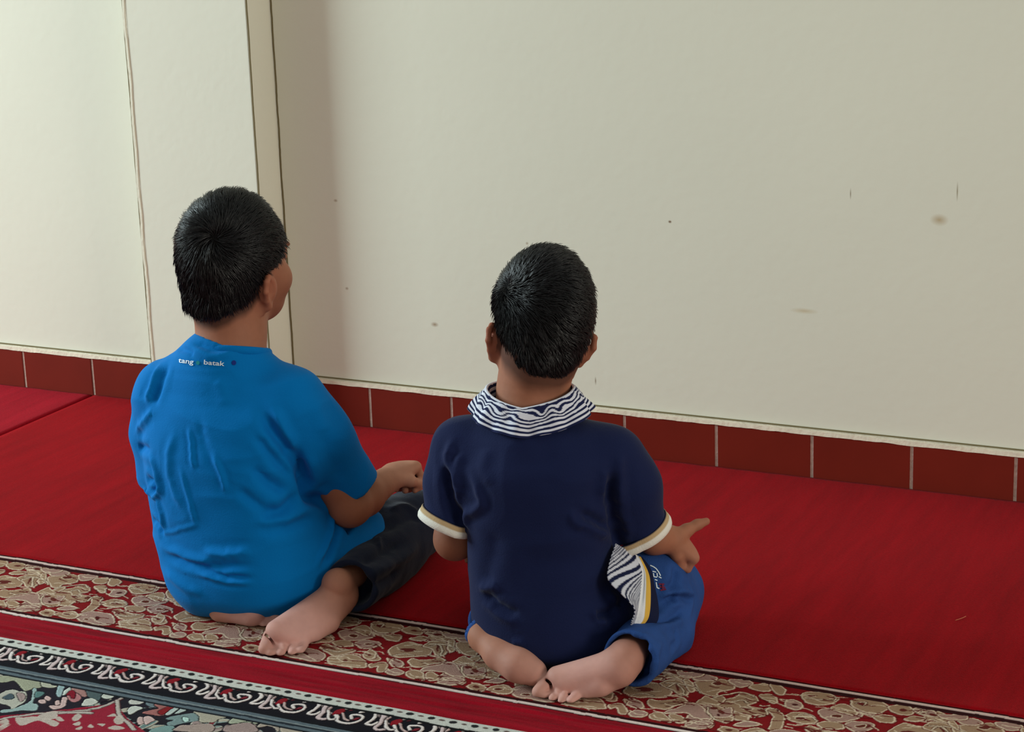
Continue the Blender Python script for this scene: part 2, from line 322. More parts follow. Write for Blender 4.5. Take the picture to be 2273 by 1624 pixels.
for (x, y, rx, ry) in ((830,350,70,16),(970,585,55,17),(1100,600,38,18),(670,620,34,22),(620,650,20,12),(1240,860,28,22),(1095,870,48,14),(1690,935,36,16),(1840,650,60,18),(1730,460,50,12),(460,245,40,16),(260,690,45,14),(2010,745,60,14),(600,790,40,12),(840,810,60,14),(1270,600,10,16),(1500,540,30,10),(1440,670,60,10)):
    dotp(fl, Z1, x, y, rx, ry, (96, 40, 30) if rx > 30 else (70, 12, 14), LITE if rx > 45 else None)
for s_ in ([(560,575),(520,640),(570,700),(680,705)], [(690,480),(850,450),(1040,435),(1120,470)], [(860,520),(980,500),(1010,530)], [(980,665),(1100,640),(1160,590),(1240,580)], [(1460,640),(1560,640),(1600,690)], [(1460,800),(1600,830),(1800,800)], [(300,340),(450,345),(570,380),(590,430)], [(1640,480),(1800,490),(1940,500),(1980,460)]):
    fl.stroke(Z1(*s_), .0024, LITE, (90, 50, 38))
for s_ in ([(1150,60),(1300,60),(1480,30)], [(1180,100),(1340,85),(1500,50)], [(1380,230),(1480,220)], [(1420,290),(1540,280)]):
    fl.stroke(Z8(*s_), .0020, (80, 20, 18))
# scroll band, one repeat
sx0 = Z7((0, 440))[0][0]; PER = (floor_pt(739, 1590, .008)[0] - floor_pt(127, 1487, .008)[0]) / 5
xs0 = Z7((880, 500))[0][0]
r9 = np.random.default_rng(91)
for k in range(150):
    x = r9.uniform(xa, xb); y = r9.uniform(Y_LB + .016, Y_LT - .018); a = r9.uniform(-.5, .5) + (3.14 if r9.random() < .5 else 0); Lb = r9.uniform(.006, .016); cv = r9.uniform(-1, 1) * .35
    P_ = [(x + Lb * t * math.cos(a) - cv * Lb * (1 - t * t) * math.sin(a), y + Lb * t * math.sin(a) + cv * Lb * (1 - t * t) * math.cos(a)) for t in (-1, -.5, 0, .5, 1)]
    fl.stroke(P_, *((.0018, (216, 194, 168)) if k % 5 < 3 else (.0026, (98, 20, 20))))
sc = Canvas(xs0, xs0 + PER, Y_SL - .001, Y_SCR + .001, .0007, (20, 18, 26))
WH, PK, GY = (232, 218, 214), (200, 170, 166), (142, 132, 126)
sc.blob(Z7((1600,430),(1680,420),(1760,480),(1740,560),(1660,560),(1600,500)), (140, 122, 120))
dotp(sc, Z7, 1010, 345, 65, 34, (96, 96, 88), GY)
sc.stroke(Z7((1080,405),(1200,378),(1400,392),(1560,440),(1690,480)), .0035, GY)
sc.stroke(Z7((1140,425),(1260,410),(1380,430)), .002, (110, 40, 48))
sc.stroke(Z7((820,470),(790,420),(850,370)), .004, PK)
sc.blob(Z7((850,480),(900,425),(1030,395),(1060,430),(1000,465),(930,500),(890,515)), (142, 22, 34))
sc.stroke(Z7((1010,470),(1030,550),(1110,590)), .0035, PK)
sc.stroke(Z7((910,500),(945,590),(1040,630),(1180,632),(1310,590),(1360,535),(1290,500),(1160,505),(1160,560)), .0048, WH, (30, 14, 22))
sc.blob(Z7((1180,580),(1240,545),(1310,545),(1270,575)), (120, 34, 44))
sc.stroke(Z7((1330,455),(1440,440),(1540,470),(1565,520),(1500,590),(1400,650),(1500,665),(1590,625)), .005, WH, (30, 14, 22))
sc.stroke(Z7((1700,510),(1650,620),(1550,725),(1620,745),(1690,740)), .006, (214, 190, 190), (30, 14, 22))
sc.stroke(Z7((1740,600),(1735,690),(1780,745),(1850,745)), .0045, WH, (30, 14, 22))
# bead edge, one repeat
bp = Z7((460, 128), (800, 178)); BPER = abs(bp[1][0] - bp[0][0])
bd = Canvas(0, BPER, Y_SCR, Y_BEAD, .0006, (206, 204, 196)); ymid = (Y_SCR + Y_BEAD) / 2 + .001
el = lambda x, y, rx, ry: [(x + rx * math.cos(a), y + ry * math.sin(a)) for a in np.linspace(0, 2 * math.pi, 9)[:-1]]
bd.blob(el(BPER * .25, ymid, .0062, .0048), (38, 38, 40)); bd.blob(el(BPER * .75, ymid, .0052, .0026), (105, 88, 84))
# field of the Persian rug
fd = Canvas(-2.30, -1.05, 2.10, Y_FLD + .004, .0010, (34, 30, 38)); fd.per_on = False
CR, GN, MV = (176, 168, 152), (106, 128, 126), (160, 138, 134)
def frnd(n, seed):
    r = np.random.default_rng(seed)
    for _ in range(n):
        x = r.uniform(-2.3, -1.05); y = r.uniform(2.10, 2.31); a = r.uniform(0, 3.14); Lb = r.uniform(.008, .02); wb = Lb * r.uniform(.3, .55); c = [(x + Lb * math.cos(t) * math.cos(a) - wb * math.sin(t) * math.sin(a) * (1.2 if t < 3 else .6), y + Lb * math.cos(t) * math.sin(a) + wb * math.sin(t) * math.cos(a)) for t in np.linspace(0, 6.28, 8)[:-1]]
        fd.blob(c, [CR, GN, MV, (132, 40, 50)][r.integers(4)], [(208, 200, 186), (150, 170, 168)][r.integers(2)], .0018, (24, 18, 26))
frnd(420, 3)
fd.blob(Z5((-400,60),(0,20),(700,60),(1000,160),(1500,180),(2100,300),(2500,420),(2500,560),(2200,520),(2080,300),(1900,400),(1400,560),(900,620),(0,700),(-400,760)), (36, 30, 40), smooth=False)
fd.blob(Z5((-800,1500),(-500,760),(0,700),(700,640),(1500,540),(1950,470),(2060,640),(2300,860),(2500,1000),(2600,1500)), (150, 34, 54), smooth=False)
F5 = [([(0,30),(200,20),(480,40),(640,100),(700,200),(560,230),(420,270),(360,200),(260,90),(120,110),(0,110)], (160,160,138)), ([(710,110),(840,110),(860,170),(960,190),(880,210),(720,190)], (178,176,158)),
 ([(100,280),(240,250),(300,290),(420,300),(440,400),(380,480),(300,520),(200,600),(180,540),(0,480),(-80,430),(0,330)], (182,178,166)), ([(60,390),(170,330),(220,390),(140,420)], (70,84,92)), ([(290,320),(380,320),(420,380),(370,450),(330,420)], MV),
 ([(560,240),(600,250),(610,340),(560,420),(540,480),(620,520),(600,600),(360,600),(60,640),(40,600),(220,590),(380,520),(500,470),(560,360)], (150,170,168)), ([(620,290),(740,300),(700,350),(620,380)], (88,120,118)), ([(650,440),(740,430),(760,480),(680,480)], PK),
 ([(770,370),(840,400),(820,440),(760,410)], PK), ([(1020,140),(1080,130),(1060,250),(1010,370),(960,350),(970,250)], (150,172,174)), ([(1070,340),(1100,270),(1200,200),(1240,160),(1250,200),(1180,270)], (196,202,194)),
 ([(1240,210),(1430,190),(1440,240),(1480,300),(1430,370),(1320,340),(1230,270)], (168,124,118)), ([(1150,330),(1250,310),(1340,360),(1330,430),(1240,460),(1160,410)], (176,120,122)), ([(1130,330),(1200,270),(1260,330),(1240,400),(1210,390),(1200,340)], (128,24,40)),
 ([(1480,180),(1700,220),(1900,300),(1720,340),(1640,430),(1480,350)], (80,94,96)), ([(1440,420),(1540,400),(1640,450),(1560,500),(1400,520),(1390,490)], (196,196,186)), ([(1710,370),(1780,300),(1900,300),(1930,340),(1820,400)], (196,196,186)),
 ([(840,530),(1000,530),(1040,480),(1060,390),(1120,400),(1080,530),(940,580)], PK), ([(940,450),(990,450),(1000,500),(950,510)], PK)]
for P_, c_ in F5: fd.blob(Z5(*P_), c_, tuple(min(255, int(q * 1.18)) for q in c_), .0015, (22, 18, 26))
for s_ in ([(1480,590),(1700,540),(1900,460),(2060,380)], [(1960,430),(1990,560),(1990,640),(2050,720),(2150,790),(2260,920)], [(0,760),(200,720),(500,680),(900,640),(1250,620),(1500,600)], [(1000,650),(1120,640),(1380,640),(1540,650)]):
    fd.stroke(Z5(*s_), .0055, (188, 174, 166), (70, 24, 36))
for P_ in ([(0,800),(100,760),(150,840),(90,900),(0,860)], [(270,740),(420,730),(600,720),(960,800),(950,870),(820,840),(640,780),(420,850),(330,850)], [(930,730),(1000,720),(1080,780),(980,780)], [(1230,840),(1330,800),(1330,860),(1250,860)], [(1270,920),(1360,880),(1350,930)],
           [(1480,880),(1530,840),(1570,890),(1520,900)], [(1650,830),(1760,830),(1720,870)], [(1830,890),(1960,860),(2100,900),(1900,930)], [(1820,700),(1900,660),(1960,700),(1920,780),(1980,830),(2080,800),(2020,700)], [(640,720),(760,650),(900,620),(960,650),(940,740),(800,760)], [(1260,690),(1330,660),(1370,700),(1300,780),(1220,770)]):
    fd.blob(Z5(*P_), (190, 174, 164), (206, 192, 182), .001)
F6 = [([(230,420),(330,430),(460,390),(470,430),(380,480),(230,480)], (196,192,184)), ([(190,580),(260,530),(420,550),(330,600),(220,660)], (200,200,192)), ([(520,420),(600,390),(690,430),(700,480),(600,540),(500,490)], (110,124,130)),
 ([(630,500),(800,490),(900,440),(1040,460),(960,540),(840,640),(700,680),(440,640),(560,600),(720,560)], (162,104,100)), ([(700,620),(800,560),(960,500),(1010,510),(860,600),(760,660)], (132,32,36)), ([(830,660),(900,590),(1050,520),(1080,440),(1170,540),(1140,600),(980,650),(1060,580),(1040,560),(880,670)], (180,190,186)),
 ([(360,720),(440,730),(430,820),(360,820)], PK), ([(460,720),(520,700),(630,750),(560,790),(480,830)], PK), ([(820,740),(1000,690),(1380,650),(1380,760),(1200,790),(1060,820),(900,860),(860,800),(980,760)], (122,142,142)), ([(1110,720),(1180,730),(1200,770),(1140,780)], (180,208,200)),
 ([(1220,560),(1290,510),(1400,560),(1460,620),(1540,570),(1600,620),(1750,590),(1900,610),(2000,660),(1900,700),(1700,750),(1640,790),(1400,790),(1390,700),(1290,620)], (172,164,148)), ([(2020,700),(2080,640),(2180,670),(2300,680),(2300,800),(1900,810),(1930,760)], (164,168,148)),
 ([(560,960),(640,900),(940,860),(900,960)], (122,150,148)), ([(980,930),(1060,860),(1260,850),(1480,830),(1600,850),(1560,960)], (166,146,138)), ([(1830,860),(1960,850),(2300,840),(2300,960),(1840,960)], (158,138,132))]
for P_, c_ in F6: fd.blob(Z6(*P_), c_, tuple(min(255, int(q * 1.16)) for q in c_), .0015, (22, 18, 26))
F7 = [([(70,810),(200,690),(280,640),(360,680),(430,710),(560,790),(510,830),(400,780),(200,820)], (164,168,148)), ([(590,780),(680,720),(760,760),(660,800)], (190,188,178)), ([(800,740),(900,750),(950,840),(880,960),(840,900),(740,860),(560,880),(640,820),(860,800)], (168,154,142)),
 ([(980,820),(1100,800),(1180,860),(1340,850),(1360,960),(960,960)], (172,158,144)), ([(1380,900),(1500,880),(1600,960),(1380,960)], (176,162,146)), ([(1640,900),(1780,910),(1800,960),(1640,960)], (180,178,168)), ([(1090,750),(1230,760),(1220,790),(1100,780)], (140,146,142)), ([(1280,790),(1400,790),(1400,830),(1290,820)], (150,152,144)), ([(20,880),(200,840),(420,830),(520,960),(20,960)], (158,136,132))]
for P_, c_ in F7: fd.blob(Z7(*P_), c_, tuple(min(255, int(q * 1.16)) for q in c_), .0015, (22, 18, 26))
# ------------------------------------------------------------------ carpets
def grid_sheet(xs, ys, zf, th):
    nx, ny = len(xs), len(ys); X, Y = np.meshgrid(xs, ys, indexing='ij'); Z = zf(X, Y)
    V = np.stack([X, Y, Z], -1).reshape(-1, 3); I = np.arange(nx * ny).reshape(nx, ny)
    F = np.stack([I[:-1, :-1], I[1:, :-1], I[1:, 1:], I[:-1, 1:]], -1).reshape(-1, 4)
    rim = np.concatenate([I[:, 0], I[-1, 1:], I[::-1, -1][1:], I[0, ::-1][1:-1]]); n = len(rim)
    B = V[rim].copy(); B[:, 2] = .0004; base = len(V); k = np.arange(n); k2 = (k + 1) % n
    F = np.vstack([F, np.stack([rim[k], base + k, base + k2, rim[k2]], -1)])
    return np.vstack([V, B]), F, X, Y
def npad(X): return np.stack([X[0].ravel(), X[1].ravel(), np.zeros(X[0].size)], 1)
def plain(name, x0, x1, y0, y1, mat, parent, amp, seed):
    xs = np.arange(x0, x1 + .001, .012); ys = np.append(np.arange(y0, y1, .012), y1)
    def zf(X, Y):
        P = npad((X, Y)); w = (.5 * vnoise(P * [1, .6, 1], 4, seed) + .3 * vnoise(P @ np.array([[1, .1, 0], [-.1, 1, 0], [0, 0, 1]]) * [5, .8, 1], 6, seed + 1)) * amp
        return .0075 + w.reshape(X.shape)
    V, F, X, Y = grid_sheet(xs, ys, zf, 0); return mesh_obj(name, V, F, mat, parent)
XSEAM = -2.8745
main = plain('red_carpet', XSEAM + .0025, .9, Y_LT + .0105, WALL_Y - .012, M_red, None, .0012, 1)
tag(main, 'long deep red carpet with a tan floral border, under both seated boys', 'carpet')
side = plain('red_carpet', -4.9, XSEAM - .0025, Y_BEAD + .002, WALL_Y - .012, M_red2, None, .0018, 5)
tag(side, 'paler red carpet beyond the seam, at the far left against the skirting', 'carpet')
xf = np.concatenate([np.arange(XSEAM + .0025, -2.52, .005), np.arange(-2.52, -.42, .0012), np.arange(-.42, .9, .005)])
yf = np.concatenate([np.arange(Y_BEAD + .001, Y_LB - .012, .0025), np.arange(Y_LB - .012, Y_LT + .0105, .0014)]); yf = np.append(yf, Y_LT + .0105)
wob = lambda X, s: .0012 * vnoise(np.stack([X.ravel(), X.ravel() * 0, X.ravel() * 0], 1), 18, s).reshape(X.shape) + .0005 * vnoise(np.stack([X.ravel(), X.ravel() * 0, X.ravel() * 0], 1), 130, s + 1).reshape(X.shape)
X, Y = np.meshgrid(xf, yf, indexing='ij'); Pn = npad((X, Y))
warp = .0026 * vnoise(Pn, 55, 9).reshape(X.shape) + .001 * vnoise(Pn, 160, 10).reshape(X.shape); warp2 = .0024 * vnoise(Pn, 55, 12).reshape(X.shape) + .001 * vnoise(Pn, 160, 13).reshape(X.shape)
C, Zp = fl.sample(X + warp, Y + warp2); C = C.copy(); Zp = Zp.copy()
yt = Y - Y_LT - wob(X, 20); yb = Y - Y_LB - wob(X, 30)
band = lambda q, a, b: (q > a) & (q < b)
C[band(yt, -.0155, .0085)] = lin((46, 6, 10)); C[band(yb, -.004, .0125)] = lin((46, 6, 10)); Zp[band(yt, -.0155, .0085) | band(yb, -.004, .0125)] = 0
C[band(yt, -.0042, .0030)] = lin((214, 184, 176)); C[band(yb, -.0036, .0036)] = lin((224, 204, 196)); Zp[band(yt, -.0042, .003) | band(yb, -.0036, .0036)] = 1.2
redm = yb < -.0062; C[(yb <= -.0036) & ~redm] = lin((60, 8, 12))
st = vnoise(Pn * [1, 12, 1], 9, 40).reshape(X.shape) + .6 * vnoise(Pn * [1, 9, 1], 22, 41).reshape(X.shape)
C[redm] = lin((146, 12, 30)) * (1 + .22 * st[redm])[:, None]; Zp[redm] = .8 + .9 * st[redm]
out = yt > .0085; C[out] = lin((150, 4, 16)); Zp[out] = .8
Zt = .0068 + .0009 * Zp + .0004 * vnoise(Pn, 12, 44).reshape(X.shape)
# two low creases along the plain red margin
for (yy, ph, a_) in ((Y_LB - .030, 0, .0016), (Y_LB - .052, 2, .0014)):
    q = Y - yy - .004 * np.sin(X * 4 + ph); Zt += a_ * (np.exp(-((q - .003) / .003) ** 2) - .8 * np.exp(-((q + .003) / .003) ** 2)) * (.6 + .4 * np.sin(X * 9 + ph))
V, F, _, _ = grid_sheet(xf, yf, lambda a, b: Zt, 0); nb = len(V) - X.size
o = mesh_obj('floral_border', V, F, M_pat, main, col=np.vstack([C.reshape(-1, 3), np.tile(lin((90, 10, 20)), (nb, 1))])); o['label'] = 'tan floral border band between two white lines'
xr = np.concatenate([np.arange(-4.2, -2.28, .006), np.arange(-2.28, -1.08, .0012), np.arange(-1.08, .9, .006)])
yr = np.concatenate([np.arange(.6, 2.17, .02), np.arange(2.17, Y_BEAD - .0005, .0013)]); yr = np.append(yr, Y_BEAD)
X, Y = np.meshgrid(xr, yr, indexing='ij'); Pn = npad((X, Y)); warp = .0016 * vnoise(Pn, 80, 9).reshape(X.shape)
Xw = X + warp; C, Zp = fd.sample(np.where(X < -2.3, -2.3 + (-2.3 - X) % 1.2, np.where(X > -1.05, -1.05 - (X + 1.05) % 1.2, X)), Y + warp); C = C.copy(); Zp = Zp.copy()
lo = Y < 2.11; C[lo] = lin((120, 30, 44))
m = Y > Y_FLD + wob(X, 50); C[m] = lin((92, 104, 112)); Zp[m] = .7
ys_ = Y - Y_FLD; m2 = band(ys_ + wob(X, 55), .009, .0145); C[m2] = lin((38, 44, 52)); m2 = band(ys_, -.003, .002); C[m2] = lin((28, 32, 38)); m2 = band(ys_ + wob(X, 52), .0145, .0175); C[m2] = lin((128, 136, 138))
C2, Z2 = sc.sample(Xw, Y + warp); m = Y > Y_SL + wob(X, 56); C[m] = C2[m]; Zp[m] = Z2[m]; m = band(Y - Y_SL, -.001, .005); C[m] = lin((20, 20, 26))
C2, Z2 = bd.sample(Xw, Y); yq = Y - Y_SCR + wob(X, 57); m = yq > .002; C[m] = C2[m]; Zp[m] = Z2[m] * .2 + 1; m = band(yq, -.004, .002); C[m] = lin((16, 15, 18)); Zp[m] = 0
edge = np.clip((Y_BEAD - Y) / .003, 0, 1)
Zt = .0098 * (.45 + .55 * edge) + .0009 * Zp * edge + .0008 * vnoise(Pn, 10, 60).reshape(X.shape)
V, F, _, _ = grid_sheet(xr, yr, lambda a, b: Zt, 0); nb = len(V) - X.size
o = mesh_obj('patterned_rug', V, F, M_pat, None, col=np.vstack([C.reshape(-1, 3), np.tile(lin((180, 176, 166)), (nb, 1))]))
tag(o, 'dark oriental rug with a white beaded edge and scrollwork band, nearest the camera', 'rug')
V, F = [], []
r_ = floor_pt(2135, 1372, .0085)
P_ = spline([r_ + np.array([-.007, -.012, 0]), r_, r_ + np.array([.004, .010, 0])], 6)
for p in P_:
    for a in range(4): V.append(p + .0007 * np.array([math.cos(a * 1.57), 0, math.sin(a * 1.57) + .6]))
for i in range(len(P_) - 1):
    for k in range(4): a = i * 4 + k; b = i * 4 + (k + 1) % 4; F.append((a, b, b + 4, a + 4))
o = mesh_obj('straw_scrap', V, F, material('dry_straw', L4((190, 110, 80)), .8)); tag(o, 'tiny straw scrap lying on the red carpet to the right of the boy in navy', 'straw')
# ------------------------------------------------------------------ implicit-surface modelling (bodies and clothes as real volumes)
def smin(a, b, k): h = np.maximum(k - np.abs(a - b), 0) / k; return np.minimum(a, b) - h * h * k * .25
class Field:
    def __init__(s, lo, hi, h):
        s.lo = np.array(lo, float); s.h = h; s.n = np.ceil((np.array(hi) - s.lo) / h).astype(int) + 1
        s.D = np.full(s.n, .05, np.float32)
    def _box(s, lo, hi, m):
        a = np.maximum(0, np.floor((np.array(lo) - m - s.lo) / s.h).astype(int)); b = np.minimum(s.n, np.ceil((np.array(hi) + m - s.lo) / s.h).astype(int) + 1)
        if (b <= a).any(): return None
        sl = tuple(slice(i, j) for i, j in zip(a, b))
        g = [(s.lo[q] + np.arange(a[q], b[q], dtype=np.float32) * s.h).astype(np.float32).reshape([-1 if q == w else 1 for w in range(3)]) for q in range(3)]
        return sl, g
    def op(s, fn, lo, hi, k=.01, mode='add'):
        r = s._box(lo, hi, k + 3 * s.h)
        if r is None: return
        sl, (x, y, z) = r; d = fn(x, y, z).astype(np.float32)
        s.D[sl] = smin(s.D[sl], d, k) if mode == 'add' else -smin(-s.D[sl], d, k)
    def cap(s, a, b, ra, rb=None, k=.01, mode='add'):
        rb = ra if rb is None else rb; a = np.asarray(a, float); b = np.asarray(b, float); e = b - a; L = e @ e + 1e-12
        def f(x, y, z):
            px, py, pz = x - a[0], y - a[1], z - a[2]; t = np.clip((px * e[0] + py * e[1] + pz * e[2]) / L, 0, 1)
            return np.sqrt((px - t * e[0]) ** 2 + (py - t * e[1]) ** 2 + (pz - t * e[2]) ** 2) - (ra + (rb - ra) * t)
        m = max(ra, rb); s.op(f, np.minimum(a, b) - m, np.maximum(a, b) + m, k, mode)
    def chain(s, P, R, k=.01, mode='add'):
        for i in range(len(P) - 1): s.cap(P[i], P[i + 1], R[i], R[i + 1], k, mode)
    def ell(s, c, r, k=.01, mode='add', Rm=None):
        c = np.asarray(c, float); r = np.asarray(r, float)
        def f(x, y, z):
            px, py, pz = x - c[0], y - c[1], z - c[2]
            if Rm is not None: px, py, pz = (Rm[0, q] * px + Rm[1, q] * py + Rm[2, q] * pz for q in range(3))
            k0 = np.sqrt((px / r[0]) ** 2 + (py / r[1]) ** 2 + (pz / r[2]) ** 2) + 1e-6
            k1 = np.sqrt((px / r[0] ** 2) ** 2 + (py / r[1] ** 2) ** 2 + (pz / r[2] ** 2) ** 2) + 1e-6
            return k0 * (k0 - 1) / k1
        m = r.max() if Rm is not None else r; s.op(f, c - m, c + m, k, mode)
    def loft(s, rings, k=.01, off=0., nexp=2.3):
        """rings: z, cx, cy, half width, half depth"""
        Rg = np.array(sorted(rings)); z0, z1 = Rg[0, 0], Rg[-1, 0]; zz = np.linspace(z0, z1, 200)
        Q = [np.interp(zz, Rg[:, 0], Rg[:, q]) for q in range(1, 5)]
        kz = np.hanning(31); kz /= kz.sum(); Q = [np.convolve(np.pad(q, 15, 'edge'), kz, 'valid') for q in Q]
        def f(x, y, z):
            cx, cy, a, b = (np.interp(z, zz, q) for q in Q); a = a + off; b = b + off
            q = (np.abs((x - cx) / a) ** nexp + np.abs((y - cy) / b) ** nexp) ** (1 / nexp)
            d = (q - 1) * np.minimum(a, b) * .95
            e = np.maximum(z - (z1 + off), (z0 - off) - z); rr = .018
            return -smin(-d, -(e + 0 * d), rr * 2)
        s.op(f, (Rg[:, 1] - Rg[:, 3]).min() * np.array([1, 0, 0]) + np.array([0, (Rg[:, 2] - Rg[:, 4]).min(), z0]), np.array([(Rg[:, 1] + Rg[:, 3]).max(), (Rg[:, 2] + Rg[:, 4]).max(), z1]), k)
    def mesh(s, smooth=2):
        D = s.D.copy()
        for ax in range(3):
            sl = [slice(None)] * 3
            for e in (0, -1): sl[ax] = e; D[tuple(sl)] = np.maximum(D[tuple(sl)], 1e-3)
        ins = D < 0; n = D.shape; c = np.zeros([q - 1 for q in n], np.uint8)
        offs = [(i, j, k) for i in (0, 1) for j in (0, 1) for k in (0, 1)]
        for (i, j, k) in offs: c += ins[i:n[0] - 1 + i, j:n[1] - 1 + j, k:n[2] - 1 + k]
        cells = np.argwhere((c > 0) & (c < 8)); lin_ = (cells[:, 0] * n[1] + cells[:, 1]) * n[2] + cells[:, 2]
        vals = {o: D[cells[:, 0] + o[0], cells[:, 1] + o[1], cells[:, 2] + o[2]] for o in offs}
        acc = np.zeros((len(cells), 3)); cnt = np.zeros(len(cells))
        for o in offs:
            for ax in range(3):
                if o[ax]: continue
                p = list(o); p[ax] = 1; va, vb = vals[o], vals[tuple(p)]; m = (va < 0) != (vb < 0); t = va[m] / (va[m] - vb[m])
                q = np.tile(np.array(o, float), (m.sum(), 1)); q[:, ax] += t; acc[m] += q; cnt[m] += 1
        V = s.lo + (cells + acc / cnt[:, None]) * s.h; F = []
        st = np.array([n[1] * n[2], n[2], 1])
        for ax in range(3):
            a = [slice(None)] * 3; b = [slice(None)] * 3; a[ax] = slice(0, -1); b[ax] = slice(1, None)
            A, B = ins[tuple(a)], ins[tuple(b)]; e = np.argwhere(A != B); u, w = (ax + 1) % 3, (ax + 2) % 3
            e = e[(e[:, u] > 0) & (e[:, w] > 0) & (e[:, u] < n[u] - 1) & (e[:, w] < n[w] - 1)]
            L = e @ st; q = np.stack([L - st[u] - st[w], L - st[w], L, L - st[u]], 1); fl_ = ~A[e[:, 0], e[:, 1], e[:, 2]]
            q[fl_] = q[fl_][:, ::-1]; F.append(q)
        F = np.searchsorted(lin_, np.vstack(F))
        for _ in range(smooth):
            E = np.vstack([F[:, [0, 1]], F[:, [1, 2]], F[:, [2, 3]], F[:, [3, 0]]]); A = np.zeros_like(V)
            for q in range(3): A[:, q] = np.bincount(E[:, 0], V[E[:, 1], q], len(V)) + np.bincount(E[:, 1], V[E[:, 0], q], len(V))
            dg = np.bincount(E.ravel(), minlength=len(V)); V = V * .5 + .5 * A / dg[:, None]
        return V, F
def normals(V, F):
    a, b, c, d = (V[F[:, q]] for q in range(4)); n = np.cross(c - a, d - b); N = np.zeros_like(V)
    for q in range(4):
        for w in range(3): N[:, w] += np.bincount(F[:, q], n[:, w], len(V))
    return N / (np.linalg.norm(N, axis=1)[:, None] + 1e-12)
VH = nrm([-RC[0, 2], -RC[1, 2], 0]); RH = np.array([VH[1], -VH[0], 0.])        # horizontal viewing direction and its right
class Boy:
    """local frame: x to the boy's right, y forward, z up, origin on the floor under the pelvis"""
    def __init__(s, u, v, z, heading):
        s.B = floor_pt(u, v, z); s.B[2] = 0; s.phi = heading; c, n = math.cos(heading), math.sin(heading)
        s.R = np.array([[c, -n, 0], [n, c, 0], [0, 0, 1.]])                    # rows: local axes in world
    def loc(s, p): return (np.asarray(p) - s.B) @ s.R.T
    def wld(s, p): return np.asarray(p) @ s.R + s.B
    def z(s, u, v, z): return s.loc(floor_pt(u, v, z))
    def d(s, u, v, d): return s.loc(unproj(u, v, VH, VH @ s.B + d))
    def px(s, V): return project(s.wld(V))
def folds(boy, V, F, items, pick=None):
    """items: (pixels along a crease, width m, height m [+ ridge, - groove]); each crease is carried to 3-D points on the cloth, then raised or sunk there"""
    N = normals(V, F); P2 = boy.px(V); wd_ = (boy.wld(V) - CAM); wN = N @ boy.R; face = (wd_ * wN).sum(1) < 0; idx = np.where(face)[0]; depth = np.linalg.norm(wd_, axis=1)
    D = np.zeros(len(V))
    for pts, w, h in items:
        w *= 1.1; h *= 1.05
        q3 = []
        for p in spline(pts, 5):
            r2 = ((P2[idx] - p) ** 2).sum(1); near = idx[r2 < r2.min() + 9]; q3.append(V[near[np.argmin(depth[near])]])
        q3 = np.array(q3); lo, hi = q3.min(0) - 3 * w, q3.max(0) + 3 * w
        sel = np.where(((V > lo) & (V < hi)).all(1) & ((V[:, 1] < q3[:, 1].max() + 3 * w)))[0]; best = np.full(len(sel), 1e9); tt = np.zeros(len(sel)); n = len(q3) - 1
        for i in range(n):
            a, e = q3[i], q3[i + 1] - q3[i]; L = e @ e + 1e-12
            if L > .03 ** 2: continue
            t = np.clip(((V[sel] - a) @ e) / L, 0, 1); dd = np.linalg.norm(V[sel] - a - t[:, None] * e, axis=1); m = dd < best; best[m] = dd[m]; tt[m] = (i + t[m]) / n
        tp = np.clip(np.minimum(tt, 1 - tt) * 5 + .15, 0, 1)
        D[sel] += h * tp * (np.exp(-(best / w) ** 2) - .22 * np.exp(-((best - 2.1 * w) / (1.2 * w)) ** 2))
    return V + N * D[:, None]
def swell(V, F, k, items):
    N = normals(V, F); D = 0
    for sc_, amp, seed, ax in items: D = D + amp * (vnoise(V * np.array(ax), sc_, seed) if seed < 100 else 1 - 2.6 * np.abs(vnoise(V * np.array(ax) + .04 * vnoise(V, 9, 5)[:, None], sc_, seed)))
    return V + N * (D * k)[:, None]
def rot(yaw, roll, pitch):
    """columns are the head's right, forward and up axes in the boy's frame; yaw turns to the right, pitch tips the head back"""
    cy, sy, cr, sr, cp, sp = math.cos(-yaw), math.sin(-yaw), math.cos(roll), math.sin(roll), math.cos(pitch), math.sin(pitch)
    Rz = np.array([[cy, -sy, 0], [sy, cy, 0], [0, 0, 1]]); Ry = np.array([[cr, 0, sr], [0, 1, 0], [-sr, 0, cr]]); Rx = np.array([[1, 0, 0], [0, cp, -sp], [0, sp, cp]]); return Rz @ Ry @ Rx
